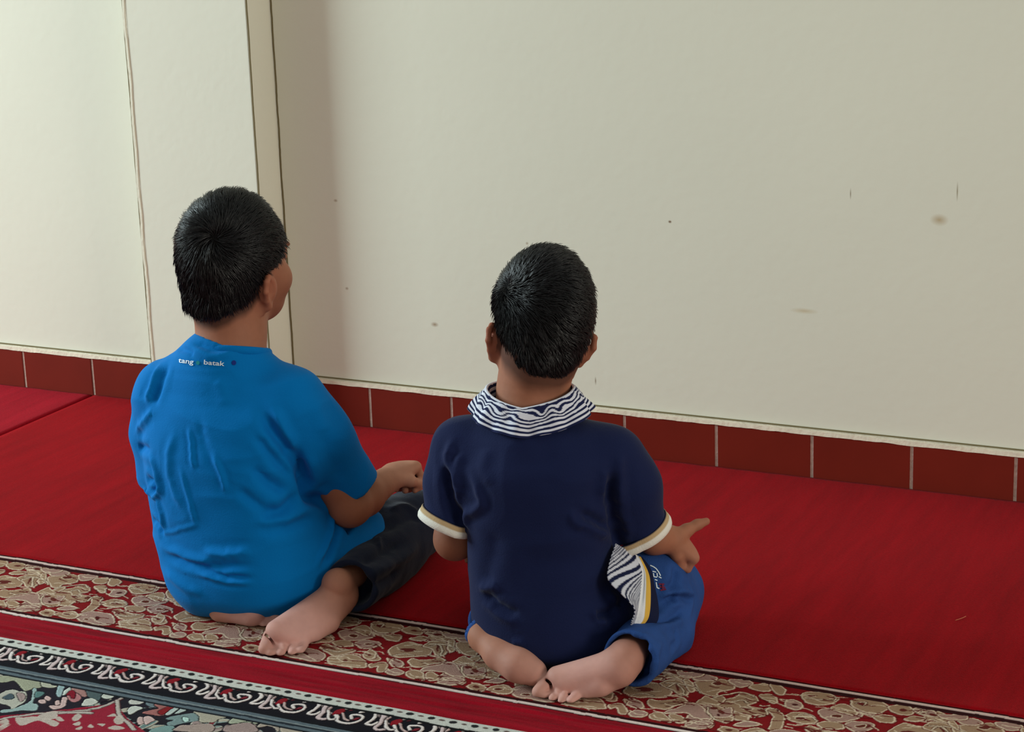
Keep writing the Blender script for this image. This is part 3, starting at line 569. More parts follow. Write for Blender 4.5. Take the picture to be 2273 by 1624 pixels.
def head(Fd, C, Rm, s=1.0):
    T = lambda x, y, z: C + Rm @ (np.array([x, y, z]) * s)
    E_ = lambda x, y, z, a, b, c, k, mode='add': Fd.ell(T(x, y, z), np.array([a, b, c]) * s, k, mode, Rm)
    E_(0, -.010, .042, .0665, .083, .086, .01); E_(0, .040, -.020, .056, .050, .070, .03); E_(0, .060, -.062, .030, .026, .026, .03)
    E_(0, -.040, -.012, .049, .041, .048, .05)
    for q in (-1, 1):
        E_(q * .034, .062, -.018, .024, .022, .024, .02); E_(q * .030, .088, .020, .016, .008, .010, .010, 'sub')
        E_(q * .029, .0765, .024, .0132, .0135, .0095, .003); E_(q * .029, .0765, .0135, .0128, .0128, .0085, .003)
        E_(q * .032, .080, .036, .018, .008, .006, .008)
        e = lambda x, y, z: T(q * (x - .006), y, z - .012)                                       # ear: rim, bowl, lobe
        rim = [e(.068, .006, -.008), e(.076, .0, .010), e(.084, -.010, .022), e(.090, -.022, .018), e(.090, -.026, .002), e(.084, -.018, -.016), e(.076, -.006, -.030), e(.070, .004, -.026)]
        Fd.chain(rim, np.array([.0035, .004, .0045, .0045, .0045, .004, .0055, .004]) * s, .003)
        E_(q * .072, -.008, -.012, .008, .018, .022, .006); E_(q * .079, -.007, -.010, .006, .010, .013, .003, 'sub')
        E_(q * .061, -.002, -.012, .018, .020, .028, .008)
    Fd.cap(T(0, .088, .018), T(0, .103, -.012), .006 * s, .010 * s, .012); E_(-.010, .094, -.014, .008, .008, .007, .006); E_(.010, .094, -.014, .008, .008, .007, .006)
    Fd.cap(T(-.016, .082, -.040), T(.016, .082, -.040), .007 * s, .007 * s, .010); Fd.cap(T(-.014, .094, -.0385), T(.014, .094, -.0385), .0018, .0018, .002, 'sub')
    return T
HL_Y = [-.12, -.075, -.050, -.030, -.012, .012, .030, .060, .095]; HL_Z = [-.066, -.064, -.052, -.032, -.006, .006, .002, .040, .075]
def hairline(q, nape=0.): return q[:, 2] - (np.interp(q[:, 1], HL_Y, HL_Z) + nape * (q[:, 1] < -.03) + (.45 * np.maximum(np.abs(q[:, 0]) - .026, 0)) * np.clip((-.035 - q[:, 1]) / .03, 0, 1))
def hair(boy, body, C, Rm, s, thick, whorl, nstr, Lmax, fade, seed, label, nape=0., lift=.32):
    """scalp-hugging base plus several thousand tapered locks growing away from the whorl"""
    Fd = Field(C - .16 * s, C + .16 * s, .0026)
    T = lambda x, y, z: C + Rm @ (np.array([x, y, z]) * s); E_ = lambda x, y, z, a, b, c, k: Fd.ell(T(x, y, z), (np.array([a, b, c])) * s, k, 'add', Rm)
    th = thick
    E_(0, -.010, .043, .067 + th, .084 + th, .087 + th, .01); E_(0, -.041, -.016, .0505 + th * .55, .043 + th * .6, .053, .03); E_(0, -.046, -.040, .047 + th * .3, .040 + th * .3, .036, .03); E_(0, .035, .035, .057 + th * .5, .048, .05, .02)
    n = Fd.D.shape; ax = [Fd.lo[q] + np.arange(n[q]) * Fd.h for q in range(3)]
    X, Y, Z = np.meshgrid(*ax, indexing='ij'); q = (np.stack([X.ravel(), Y.ravel(), Z.ravel()], 1) - C) @ Rm / s
    hl = hairline(q, nape).reshape(n).astype(np.float32) * s
    # the layer thins to nothing at the hairline, and stays a shell above the scalp
    Fd.D = Fd.D + np.clip(1 - hl / (fade * s), 0, 1) ** 1.5 * (th * s * .95 + .002)
    Fd.D = -smin(-Fd.D, (hl + .002), .004)
    V, F = Fd.mesh(2); N = normals(V, F); r = np.random.default_rng(seed)
    V = V + N * (.0012 * vnoise(V, 160, seed) + .0016 * vnoise(V, 70, seed + 1))[:, None]
    cap = mesh_obj('hair', V, F, M_cap, body); cap['label'] = label
    q = (V - C) @ Rm / s; h = hairline(q, nape) * s; wdir = nrm(whorl); rad = q / np.linalg.norm(q, axis=1)[:, None]
    outw = ((V - C) * N).sum(1) > 0
    ok = np.where((h > .001) & outw)[0]; p = np.clip(h[ok] / .02, .15, 1); pick = r.choice(ok, nstr, p=p / p.sum())
    base = V[pick] + (r.random((nstr, 3)) - .5) * .003; Nn = N[pick]; hh = h[pick]
    W_ = C + Rm @ (wdir * .1 * s); away = base - W_; away -= (away * Nn).sum(1)[:, None] * Nn; dist = np.linalg.norm(away, axis=1); away /= dist[:, None] + 1e-9
    swirl = np.cross(Nn, away); fl_ = away + swirl * (.9 * np.exp(-dist / .03))[:, None]
    down = -Rm[:, 2] - (-(Rm[:, 2]) * Nn).sum(1)[:, None] * Nn
    fl_ = fl_ + down * np.clip((dist - .05) / .06, 0, 1)[:, None]; fl_ /= np.linalg.norm(fl_, axis=1)[:, None]
    # neighbouring locks lean together
    cl = np.stack([vnoise(base, 95, seed + 5 + i) for i in range(3)], 1); fl_ = fl_ + .55 * cl + .25 * (r.random((nstr, 3)) - .5); fl_ -= (fl_ * Nn).sum(1)[:, None] * Nn * .9; fl_ /= np.linalg.norm(fl_, axis=1)[:, None]
    Ls = Lmax * np.clip(hh / (fade * s), .16, 1) * (.7 + .5 * r.random(nstr)); lf = lift * (.6 + .8 * r.random(nstr)) * np.clip(hh / (fade * s), .35, 1) + .45 * np.exp(-(dist / .016) ** 2)
    wid = .00042 * (.7 + .7 * r.random(nstr)); pts = []
    for t, wf in ((0, 1), (.35, 1.15), (.7, .85), (1, .12)):
        c = base - Nn * .001 + (fl_ * (t) + Nn * (lf * t * (1 - .55 * t) * 1.1)[:, None]) * Ls[:, None]; pts.append((c, wid * wf))
    sd = np.cross(fl_, Nn); VV = []; ring = []
    for c, w in pts:
        for a in range(3):
            an = a * 2.094; VV.append(c + sd * (math.cos(an) * w)[:, None] + Nn * (math.sin(an) * w)[:, None])
    VV = np.stack(VV, 1).reshape(-1, 3); ns = len(pts); FF = []; b0 = np.arange(nstr) * ns * 3
    for i in range(ns - 1):
        for a in range(3): b = (a + 1) % 3; FF.append(np.stack([b0 + i * 3 + a, b0 + i * 3 + b, b0 + (i + 1) * 3 + b, b0 + (i + 1) * 3 + a], 1))
    lk = mesh_obj('hair_locks', VV, np.vstack(FF), M_hair, cap); tag(lk, kind='stuff')
    return cap
def curl_hand(Fd, wrist, f, n, curls, s=1.0, spread=.17, thumb=None):
    """f towards the knuckles, n out of the back of the hand; curls: per finger (index..little) three joint angles"""
    f = nrm(f); n = nrm(np.asarray(n) - np.dot(n, f) * f); sd = np.cross(n, f) * thumb[0]; tips = []
    offs = [.026, .009, -.008, -.024]; len_ = [.062, .068, .063, .050]
    for i in range(4):
        k0 = wrist + f * (.066 - (.004 * (i - 1) ** 2 if i > 1 else 0)) * s + sd * offs[i] * s * 1.0
        Fd.cap(wrist + sd * offs[i] * .55 * s + f * .008 * s, k0, .0125 * s, .0105 * s, .014)
        p = k0; d = nrm(f + sd * offs[i] * spread * 10); a = 0
        for j, fr in enumerate((.45, .31, .24)):
            a += math.radians(curls[i][j]); dd = d * math.cos(a) - n * math.sin(a); p2 = p + dd * len_[i] * fr * s
            Fd.cap(p, p2, (.0085, .0078, .007)[j] * s, (.0078, .007, .0058)[j] * s, .0035); p = p2
        tips.append(p)
    Fd.ell(wrist + f * .035 * s - n * .004 * s, np.array([.018, .018, .018]) * s, .02)
    tp = [wrist + sd * .016 * s + f * .008 * s] + [wrist + sd * a_ * s + f * b_ * s - n * c_ * s for a_, b_, c_ in thumb[1]]
    Fd.chain(tp, np.array([.012, .0105, .0085, .0072]) * s, .006)
    return tips
def tint(P, base, spots):
    """skin colour: base plus soft patches (centre, radius, colour, strength)"""
    c = np.tile(lin(base), (len(P), 1))
    for ctr, rad, col, k in spots:
        w = k * np.exp(-(((P - ctr) / rad) ** 2).sum(1)); c = c * (1 - w[:, None]) + lin(col) * w[:, None]
    c *= (1 + .05 * vnoise(P, 60, 3) + .03 * vnoise(P, 200, 4))[:, None]; return c
def eyes(b, body, T, Rm, s):
    for q in (-1, 1):
        for nm, m_, y_, r_ in (('eye', M_eye, .0765, .0118), ('iris', M_iris, .0847, .0046)):
            u = np.linspace(0, math.pi, 9); w = np.linspace(0, 2 * math.pi, 17)[:-1]; c = T(q * .029, y_, .019)
            V = np.array([[math.sin(a) * math.cos(t), math.sin(a) * math.sin(t), math.cos(a)] for a in u for t in w]) * r_ * s + c
            F = [(i * 16 + j, i * 16 + (j + 1) % 16, (i + 1) * 16 + (j + 1) % 16, (i + 1) * 16 + j) for i in range(8) for j in range(16)]
            o = mesh_obj(nm, V, F, m_, body if nm == 'eye' else prev); prev = o
SKIN, SOLE, DEEP = (158, 104, 80), (216, 166, 158), (120, 66, 46)
def sole(Fd, b, heel, rh, mts, outer, ro):
    for (u, v, z, r_) in mts: Fd.cap(b.z(*heel), b.z(u, v, z), rh, r_, .008)
    Fd.chain([b.z(*p) for p in outer], [ro * 1.25, ro, ro * .95], .010)
def trench(Fd, b, lines, r_):
    for ln in lines:
        for p in spline(ln, 7): Fd.cap(b.z(p[0], p[1], .0185), b.z(p[0], p[1], .046), r_, None, .0018, 'sub')
def toes(Fd, b, ps, k=.0022):
    for (u, v, z, u2, v2, z2, r1, r2) in ps: Fd.cap(b.z(u, v, z), b.z(u2, v2, z2), r1, r2, k)
# ================================================================== boy in the azure T-shirt
b = Boy(562, 1306, .03, math.radians(2))
D_, Z_ = b.d, b.z
def ring(b, v, uL, uR, hd, dc=0., heading_rel=0.):
    l, r = b.d(uL, v, dc), b.d(uR, v, dc); c = (l + r) / 2; w = np.linalg.norm(r - l) / 2
    # silhouette half-width of an ellipse turned by the boy's heading to the camera
    th = math.atan2(-VH[0], VH[1]) + b.phi; a2 = (w ** 2 - (hd * math.sin(th)) ** 2) / math.cos(th) ** 2
    return (c[2], c[0], c[1], math.sqrt(max(a2, .0016)), hd)
A_sh = [ring(b, 1318, 436, 712, .108), ring(b, 1290, 398, 738, .126), ring(b, 1250, 370, 750, .130), ring(b, 1200, 347, 746, .126), ring(b, 1140, 340, 730, .120), ring(b, 1080, 330, 706, .116), ring(b, 1000, 322, 694, .113), ring(b, 930, 322, 690, .106), ring(b, 880, 340, 670, .092), ring(b, 850, 372, 640, .076)]
shR, shL = D_(648, 896, -.035), D_(360, 868, .04); nk = D_(512, 800, .0); nkt = D_(530, 690, .035)
elR = D_(776, 1122, -.015); slR = D_(795, 1085, -.02); wrR = D_(856, 1068, .10)
def shirt_A(Fd, off, k=.03):
    Fd.loft(A_sh, k, off)
    Fd.cap(D_(528, 828, .0), shR, .050 + off, .047 + off, .045); Fd.cap(D_(470, 812, .0), shL, .050 + off, .043 + off, .045)
    Fd.cap(D_(500, 815, .005), D_(505, 870, 0), .060 + off, .075 + off, .04)
HC = D_(524, 608, .045); HR = rot(math.radians(6), math.radians(3), math.radians(4)); HS = 1.0
kneeR = D_(905, 1165, .20); hipR = np.array([.075, .03, .085]); ankR = Z_(750, 1298, .072)
kneeL = np.array([-kneeR[0] - .0, kneeR[1], kneeR[2]]); hipL = np.array([-.075, .03, .085]); ankL = np.array([-.07, -.02, .04])
print('boyA', b.B, 'kneeR', kneeR, 'ankR', ankR, 'shR', shR, 'HC', HC, 'elR', elR, 'wrR', wrR)
Fb = Field([-.28, -.32, -.003], [.30, .44, .78], .0019)
shirt_A(Fb, -.020)
head_T = head(Fb, HC, HR, HS)
Fb.chain([nk + np.array([0, 0, -.02]), D_(516, 735, .02), HC + HR @ np.array([0, -.030, -.030])], [.054, .046, .049], .035)
Fb.chain([shR, elR, D_(808, 1100, .03), wrR], [.038, .034, .033, .0235], .012)
curl_hand(Fb, wrR, b.loc(b.B + RH * .35 + VH * .62 + np.array([0, 0, .10])), np.array([-.1, -.1, 1.]), [(70, 70, 40), (75, 75, 40), (78, 75, 40), (80, 75, 40)], .93, .02, (-1, [(.032, .03, .012), (.030, .055, .028), (.012, .062, .036)]))
elL = D_(385, 1085, .10); wrL = D_(470, 1130, .26)
Fb.chain([shL, elL, wrL], [.036, .034, .0235], .012); curl_hand(Fb, wrL, np.array([.1, .9, -.15]), np.array([0, .1, 1.]), [(55, 60, 40)] * 4, .93, .02, (1, [(.03, .03, .012), (.034, .05, .02), (.02, .06, .03)]))
Fb.chain([hipR, kneeR, (kneeR + ankR) / 2 + [0, 0, 0], ankR], [.055, .034, .032, .022], .02); Fb.chain([hipL, kneeL, ankL], [.055, .034, .030], .02)
# right foot, sole turned up
Fb.chain([Z_(748, 1294, .076), Z_(754, 1320, .052)], [.0235, .0255], .012)
sole(Fb, b, (754, 1320, .050), .0265, [(613, 1399, .034, .0170), (627, 1408, .029, .0150), (642, 1413, .025, .0140), (657, 1416, .021, .0130), (674, 1417, .018, .0125)], [(757, 1336, .036), (730, 1381, .026), (697, 1407, .0175)], .0150)
toes(Fb, b, [(600, 1412, .022, 589, 1440, .015, .0120, .0112), (614, 1428, .014, 601, 1450, .0105, .0085, .0085), (630, 1432, .014, 623, 1451, .0100, .0078, .0078), (652, 1434, .013, 648, 1450, .0095, .0070, .0072), (674, 1430, .013, 667, 1446, .0095, .0080, .0078)], .004)
trench(Fb, b, [[(590, 1408), (603, 1421), (609, 1432), (623, 1436), (636, 1438), (645, 1433), (658, 1432), (669, 1430)], [(609, 1432), (604, 1441)], [(611, 1436), (612, 1458)], [(636, 1438), (636, 1456)], [(657, 1434), (658, 1454)]], .0017)
# left foot, mostly under the shirt
Fb.chain([ankL, Z_(500, 1345, .03), Z_(560, 1362, .026)], [.032, .026, .022], .014); toes(Fb, b, [(570, 1366, .018, 586, 1388, .009, .008, .0075), (596, 1372, .018, 606, 1388, .010, .007, .007), (556, 1366, .018, 566, 1384, .009, .008, .007), (540, 1364, .018, 548, 1378, .009, .008, .007), (612, 1370, .02, 622, 1382, .012, .010, .009)])
Fb.op(lambda x, y, z: (z - .0092) + 0 * (x + y), [-.3, -.34, -.01], [.34, .46, .0092], .003, 'sub')
V, F = Fb.mesh(2)
q = (V - HC) @ HR / HS
spots = [(Z_(660, 1405, .03), .075, SOLE, .85), (Z_(755, 1325, .04), .03, (166, 104, 86), .4), (Z_(560, 1370, .02), .06, SOLE, .8), (elR, .08, (150, 88, 58), .5), (wrR + [.03, .03, 0], .05, (186, 134, 112), .7), (HC + HR @ np.array([.075, -.01, 0]), .03, (150, 80, 60), .5)]
colr = tint(V, SKIN, spots); hs = hairline(q, .001) + .002; st_ = np.clip((hs + .006) / .012, 0, 1) * np.clip((.015 - q[:, 1]) / .02, 0, 1) * (np.linalg.norm(q, axis=1) < .14) * (np.abs(q[:, 0]) < .070)
colr = colr * (1 - .75 * st_[:, None]) + lin((30, 24, 22)) * .75 * st_[:, None]
bodyA = mesh_obj('person', V, F, M_skin, None, colr, loc=tuple(b.B), rz=-b.phi)
tag(bodyA, 'boy in a bright blue T-shirt and dark trousers sitting before the wall pilaster', 'person', group=None)
eyes(b, bodyA, head_T, HR, HS)
hair(b, bodyA, HC, HR, HS, .0105, HR.T @ (D_(470, 515, -.04) - HC), 15000, .021, .030, 11, 'short black hair with a whorl at the crown', nape=.001)
# T-shirt
Fs = Field([-.30, -.26, -.004], [.36, .34, .60], .0028)
shirt_A(Fs, 0.)
hemR0, hemR1 = D_(824, 1048, .02), D_(748, 1116, -.02); hc = (hemR0 + hemR1) / 2
Fs.chain([shR, D_(706, 975, -.03), hc], [.048, .054, .046], .03)
slL = D_(364, 1060, .07); Fs.chain([shL, D_(352, 960, .06), slL], [.042, .043, .043], .02)
Fs.ell(D_(725, 1215, .02), (.070, .085, .055), .04); Fs.cap(hipR, hipR + .40 * (kneeR - hipR), .086, .080, .03); Fs.cap(D_(700, 1212, .0), D_(778, 1204, .07), .055, .046, .03)
Fs.cap(D_(462, 1290, -.03), D_(640, 1300, -.05), .053, .055, .04)
# cut the sleeves off square and hollow them
def cutoff(Fd, c, n, rad, k=.004, far=.12):
    n = nrm(n); c = np.asarray(c)
    def f(x, y, z):
        px, py, pz = x - c[0], y - c[1], z - c[2]; t = px * n[0] + py * n[1] + pz * n[2]
        rr = np.sqrt(np.maximum(px * px + py * py + pz * pz - t * t, 0)); return np.maximum(np.maximum(-t, t - far), rr - rad)
    Fd.op(f, c - .15, c + .15, k, 'sub')
axR = nrm(hc - D_(712, 960, -.03)); nR = nrm(np.cross(hemR0 - hemR1, np.cross(hc - shR, hemR0 - hemR1))); nR = nR if nR @ axR > 0 else -nR
cutoff(Fs, hc + nR * .002, nR, .060, far=.05); Fs.cap(hc - nR * .035, hc + nR * .02, .039, .041, .004, 'sub')
aL = nrm(slL - shL); cutoff(Fs, slL + aL * .01, aL, .05, far=.05); Fs.cap(slL - aL * .03, slL + aL * .03, .036, .038, .004, 'sub')
def under(x, y, z): return z - .010 + 0 * x + 0 * y
Fs.op(lambda x, y, z: (z - .006) + 0 * (x + y), [-.3, -.3, -.01], [.36, .34, .006], .004, 'sub')
# neck opening
Fs.op(lambda x, y, z: np.maximum(np.sqrt((x - nk[0]) ** 2 + (y - nk[1] - .012) ** 2) - .054, D_(512, 778, 0)[2] - z), nk - .08, nk + .10, .003, 'sub')
V, F = Fs.mesh(2)
V = swell(V, F, np.clip((V[:, 2]) / .1, .3, 1), [(9, .0026, 21, (1, 1, .6)), (13, .0016, 121, (1, 1, 1.6)), (30, .0006, 22, (1, 1, .7))])
FA = [([(582,912),(625,981),(659,1024),(675,1097)], .008, -.010), ([(569,968),(608,1015),(647,1059)], .006, -.006), ([(655,998),(677,1060),(683,1100),(740,1122)], .008, -.014), ([(664,1097),(621,1136),(578,1149)], .008, -.008),
 ([(560,1041),(595,1067),(638,1093)], .007, -.007), ([(526,1084),(569,1119),(621,1132)], .007, -.005), ([(600,900),(640,975),(672,1050)], .007, .006), ([(420,951),(425,1007),(427,1041)], .0035, .0035), ([(474,1011),(491,1059),(500,1090)], .004, .0035),
 ([(400,1040),(418,1110),(433,1166)], .0035, .0022), ([(350,1188),(400,1176),(437,1164)], .003, .0018), ([(366,1231),(444,1257),(560,1257)], .006, -.006), ([(435,1259),(491,1280),(560,1284)], .004, -.005), ([(453,1227),(500,1230),(560,1224)], .006, .005),
 ([(440,1270),(500,1290),(560,1294)], .004, .0035), ([(360,1215),(420,1240),(470,1246)], .006, .004), ([(741,1145),(737,1188),(707,1253)], .004, .004), ([(750,1150),(744,1200),(716,1262)], .005, -.005), ([(353,808),(336,856),(325,890)], .006, .006), ([(372,805),(352,860),(340,900)], .006, -.004),
 ([(300,960),(322,930),(336,915)], .006, .005), ([(304,990),(330,1000)], .006, -.006), ([(320,1060),(345,1080),(330,1098)], .006, -.007), ([(318,1085),(340,1100),(352,1080)], .005, .006), ([(330,1010),(345,1050),(352,1100)], .006, .004), ([(334,1150),(352,1170),(362,1190)], .005, -.005), ([(345,1110),(356,1140),(360,1170)], .005, .004),
 ([(425,770),(470,790),(520,778)], .006, .003), ([(430,758),(470,772),(525,770)], .005, -.003), ([(395,770),(430,784)], .005, -.004), ([(480,840),(500,900)], .01, .002), ([(365,1265),(400,1300),(450,1320)], .007, .003), ([(570,1180),(640,1170),(700,1150)], .008, -.004), ([(560,1160),(640,1150),(690,1130)], .006, .003), ([(715,960),(735,1020),(760,1070)], .010, -.003), ([(700,900),(722,960)], .012, .003), ([(385,960),(372,1020),(380,1080),(402,1130)], .006, .003), ([(440,930),(452,985),(470,1040)], .006, -.002)]
V = folds(b, V, F, FA)
shA = mesh_obj('t_shirt', V, F, M_blue, bodyA)
# rib collar: a narrow rolled band lying round the neck opening
def tube(P, r, closed=True, m=8, flat=1.0, up=(0, 0, 1)):
    P = np.asarray(P); n = len(P); T = np.roll(P, -1, 0) - np.roll(P, 1, 0) if closed else np.gradient(P, axis=0); T /= np.linalg.norm(T, axis=1)[:, None]
    u = np.array(up, float); V = []; F = []; r = np.broadcast_to(r, (n,))
    for i in range(n):
        a = nrm(np.cross(T[i], u)); c = np.cross(a, T[i])
        for j in range(m): t = 2 * math.pi * j / m; V.append(P[i] + (a * math.cos(t) * flat + c * math.sin(t)) * r[i])
    for i in range(n if closed else n - 1):
        for j in range(m): i2 = (i + 1) % n; j2 = (j + 1) % m; F.append((i * m + j, i * m + j2, i2 * m + j2, i2 * m + j))
    return V, F
cz = D_(512, 783, 0)[2]
P = [nk + np.array([.056 * math.cos(t), .012 + .058 * math.sin(t), cz - nk[2] - .018 * math.sin(t) + .004 * math.cos(t)]) for t in np.linspace(0, 2 * math.pi, 49)[:-1]]
V2, F2 = tube(P, .0075, m=10, flat=.6); mesh_obj('collar', V2, F2, M_blue, shA)
# sleeve hem stitch line
# print across the shoulders
def surface_print(boy, parent, V, F, text_polys, mat, name, lift=.0012):
    N = normals(V, F); P2 = boy.px(V); wd_ = boy.wld(V) - CAM; face = ((wd_ * (N @ boy.R)).sum(1) < 0); idx = np.where(face)[0]; dep = np.linalg.norm(wd_, axis=1)
    VV, FF = [], []
    for vs_, fs in text_polys:
        base = len(VV)
        for (u, v) in vs_:
            r2 = ((P2[idx] - (u, v)) ** 2).sum(1); near = idx[np.argsort(r2)[:14]]; near = near[dep[near] < dep[near].min() + .03]
            w = 1 / (((P2[near] - (u, v)) ** 2).sum(1) + .5); w /= w.sum(); p0 = w @ V[near]; n0 = nrm(w @ N[near])
            r = nrm(cray(u, v)); rd = (RC @ r) @ boy.R.T; c0 = boy.loc(CAM); p = c0 + rd * (((p0 - c0) @ n0) / (rd @ n0)); VV.append(p + n0 * lift)
        FF += [tuple(base + i for i in f) for f in fs]
    return mesh_obj(name, VV, FF, mat, parent, smooth=False)
def text_geom(txt, u0, v0, u1, v1, h, bold=.014):
    """letters as flat polygons laid from (u0,v0) to (u1,v1)"""
    c = bpy.data.curves.new('t', 'FONT'); c.body = txt; c.resolution_u = 3; c.offset = bold; o = bpy.data.objects.new('t', c); COL.objects.link(o)
    dg = bpy.context.evaluated_depsgraph_get(); me = bpy.data.meshes.new_from_object(o.evaluated_get(dg)); vs_ = np.array([v.co[:2] for v in me.vertices]); fs = [tuple(p.vertices) for p in me.polygons]
    bpy.data.objects.remove(o); bpy.data.curves.remove(c); bpy.data.meshes.remove(me)
    x0, x1 = vs_[:, 0].min(), vs_[:, 0].max(); e = np.array([u1 - u0, v1 - v0]); pr = nrm([-e[1], e[0]]) * -h
    return [(u0 + e[0] * (x - x0) / (x1 - x0) + pr[0] * y, v0 + e[1] * (x - x0) / (x1 - x0) + pr[1] * y) for x, y in vs_], fs
disk = lambda u, v, r: ([(u + r * math.cos(t), v + r * 1.1 * math.sin(t)) for t in np.linspace(0, 2 * math.pi, 13)[:-1]], [tuple(range(12))])
o = surface_print(b, shA, V, F, [text_geom('tang', 397, 804, 430, 808, 15), text_geom('batak', 453, 808, 498, 812, 15)], M_ink, 'shoulder_print'); o['label'] = 'small white lettering below the collar'
surface_print(b, shA, V, F, [disk(440, 805, 4.2)], M_inkg, 'green_dot'); surface_print(b, shA, V, F, [disk(519, 805, 5)], M_inkb, 'blue_dot')
# trousers
Ft = Field([-.30, -.18, -.004], [.36, .44, .26], .0030)
cuffc = Z_(782, 1300, .068); kn2 = kneeR
Ft.chain([hipR, kneeR], [.072, .058], .03); Ft.chain([kneeR + [0, 0, -.012], cuffc], [.056, .045], .02); Ft.chain([hipL, kneeL, ankL + [.0, .02, .01]], [.078, .060, .047], .03); Ft.cap(hipL, hipR, .06, .06, .03)
Ft.ell(D_(925, 1150, .22), (.05, .045, .045), .03); Ft.cap(D_(880, 1235, .14), D_(815, 1310, .03), .045, .045, .03)
Ft.op(lambda x, y, z: (z - .008) + 0 * (x + y), [-.3, -.3, -.01], [.36, .44, .008], .006, 'sub')
ac = nrm(Z_(757, 1300, .075) - kneeR); cc = cuffc + ac * .004; cutoff(Ft, cc, ac, .055, far=.06); Ft.cap(cc - ac * .025, cc + ac * .03, .033, .036, .004, 'sub')
V, F = Ft.mesh(2); V = swell(V, F, np.ones(len(V)), [(20, .0022, 31, (1, 1, 1)), (48, .0010, 32, (1, 1, 1))])
V = folds(b, V, F, [([(800,1250),(850,1225),(900,1200)], .008, -.006), ([(830,1270),(880,1250),(930,1210)], .008, .005), ([(850,1180),(900,1150),(940,1150)], .008, -.004), ([(860,1130),(900,1120),(930,1140)], .007, .004), ([(800,1310),(850,1290),(890,1260)], .008, -.005), ([(840,1190),(844,1215)], .004, .004), ([(800,1270),(806,1320)], .005, .004)])
tro = mesh_obj('trousers', V, F, M_darkpants, bodyA)
# ================================================================== boy in the navy polo shirt
b = Boy(1225, 1418, .03, math.radians(-13)); D_, Z_ = b.d, b.z
B_sh = [ring(b, 1440, 1085, 1385, .098), ring(b, 1412, 1066, 1405, .116), ring(b, 1380, 1052, 1402, .122), ring(b, 1330, 1046, 1388, .120), ring(b, 1280, 1045, 1368, .114), ring(b, 1220, 1040, 1368, .108), ring(b, 1160, 1032, 1368, .104), ring(b, 1100, 1012, 1364, .100), ring(b, 1040, 1000, 1362, .097), ring(b, 1000, 1006, 1350, .088), ring(b, 965, 1040, 1318, .068)]
shR, shL = D_(1358, 1018, -.01), D_(1026, 993, .02); nk = D_(1178, 950, .0)
def shirt_B(Fd, off, k=.03):
    Fd.loft(B_sh, k, off)
    Fd.cap(D_(1190, 990, .0), shR, .046 + off, .044 + off, .045); Fd.cap(D_(1165, 985, .0), shL, .046 + off, .042 + off, .045)
    Fd.cap(D_(1172, 992, .0), D_(1175, 1020, 0), .060 + off, .070 + off, .04)
HC = D_(1196, 740, .04); HR = rot(math.radians(-24), math.radians(9), math.radians(2)); HS = .97
kneeR = D_(1487, 1300, .10); hipR = np.array([.070, .03, .080]); ankR = Z_(1388, 1462, .060)
kneeL = D_(1135, 1262, .23); hipL = np.array([-.070, .03, .080])
print('boyB', b.B, 'kneeR', kneeR, 'ankR', ankR, 'shR', shR, 'HC', HC)
elR = D_(1402, 1152, .0); wrR = D_(1484, 1196, .035); elL = D_(1010, 1196, .01); wrL = D_(1030, 1195, .16)
Fb = Field([-.28, -.32, -.003], [.30, .44, .70], .0019)
shirt_B(Fb, -.020)
head_T = head(Fb, HC, HR, HS)
Fb.chain([nk + np.array([0, 0, -.02]), D_(1181, 868, .015), HC + HR @ np.array([0, -.030, -.030])], [.052, .045, .047], .035)
Fb.chain([shR, elR, D_(1452, 1190, .02), wrR], [.034, .028, .0265, .0225], .012)
Fb.chain([shL, elL, wrL], [.034, .031, .022], .012)
# right hand rests palm down on the thigh: index finger stretched out, the others folded under
fR = nrm(D_(1540, 1228, .05) - wrR); curl_hand(Fb, wrR - fR * .002, fR, np.array([.05, -.25, 1.]), [(80, 90, 70), (80, 90, 60), (82, 90, 60), (84, 90, 60)], .74, .02, (-1, [(.026, .03, .014), (.022, .05, .028), (.006, .056, .034)]))
Fb.chain([D_(1502, 1192, .03), D_(1524, 1177, .045), D_(1548, 1164, .055), D_(1568, 1157, .06)], [.0130, .0100, .0078, .0060], .006)
curl_hand(Fb, wrL, np.array([0, .9, -.2]), np.array([0, .1, 1.]), [(50, 60, 40)] * 4, .85, .02, (1, [(.03, .03, .012), (.034, .05, .02), (.02, .06, .03)]))
ankL = Z_(1074, 1412, .060)
Fb.chain([hipR, kneeR, ankR], [.040, .026, .026], .02); Fb.chain([hipL * [.6, 1, 1], kneeL, ankL], [.036, .026, .020], .02)
# left leg and foot lying across, right foot over it with the sole up
Fb.chain([ankL, Z_(1110, 1450, .048), Z_(1150, 1476, .040), Z_(1186, 1492, .032)], [.0210, .0215, .0220, .0195], .02)
toes(Fb, b, [(1196, 1503, .022, 1180, 1519, .010, .0085, .0070), (1210, 1508, .02, 1196, 1521, .010, .008, .007), (1222, 1505, .022, 1208, 1516, .012, .009, .008), (1232, 1500, .022, 1222, 1510, .012, .008, .007), (1240, 1495, .022, 1236, 1506, .012, .008, .007)])
Fb.chain([ankR, Z_(1372, 1482, .050)], [.0265, .0265], .012)
sole(Fb, b, (1370, 1480, .050), .026, [(1237, 1501, .033, .0160), (1245, 1511, .028, .0140), (1256, 1519, .024, .0130), (1268, 1524, .020, .0120), (1284, 1528, .017, .0115)], [(1372, 1495, .036), (1334, 1521, .026), (1302, 1533, .0165)], .0140)
toes(Fb, b, [(1216, 1513, .024, 1196, 1535, .015, .0115, .0105), (1222, 1532, .015, 1208, 1543, .0110, .0085, .0084), (1236, 1540, .014, 1227, 1551, .0100, .0072, .0070), (1252, 1545, .013, 1246, 1557, .0092, .0066, .0064), (1278, 1545, .013, 1267, 1556, .0098, .0080, .0072)], .003)
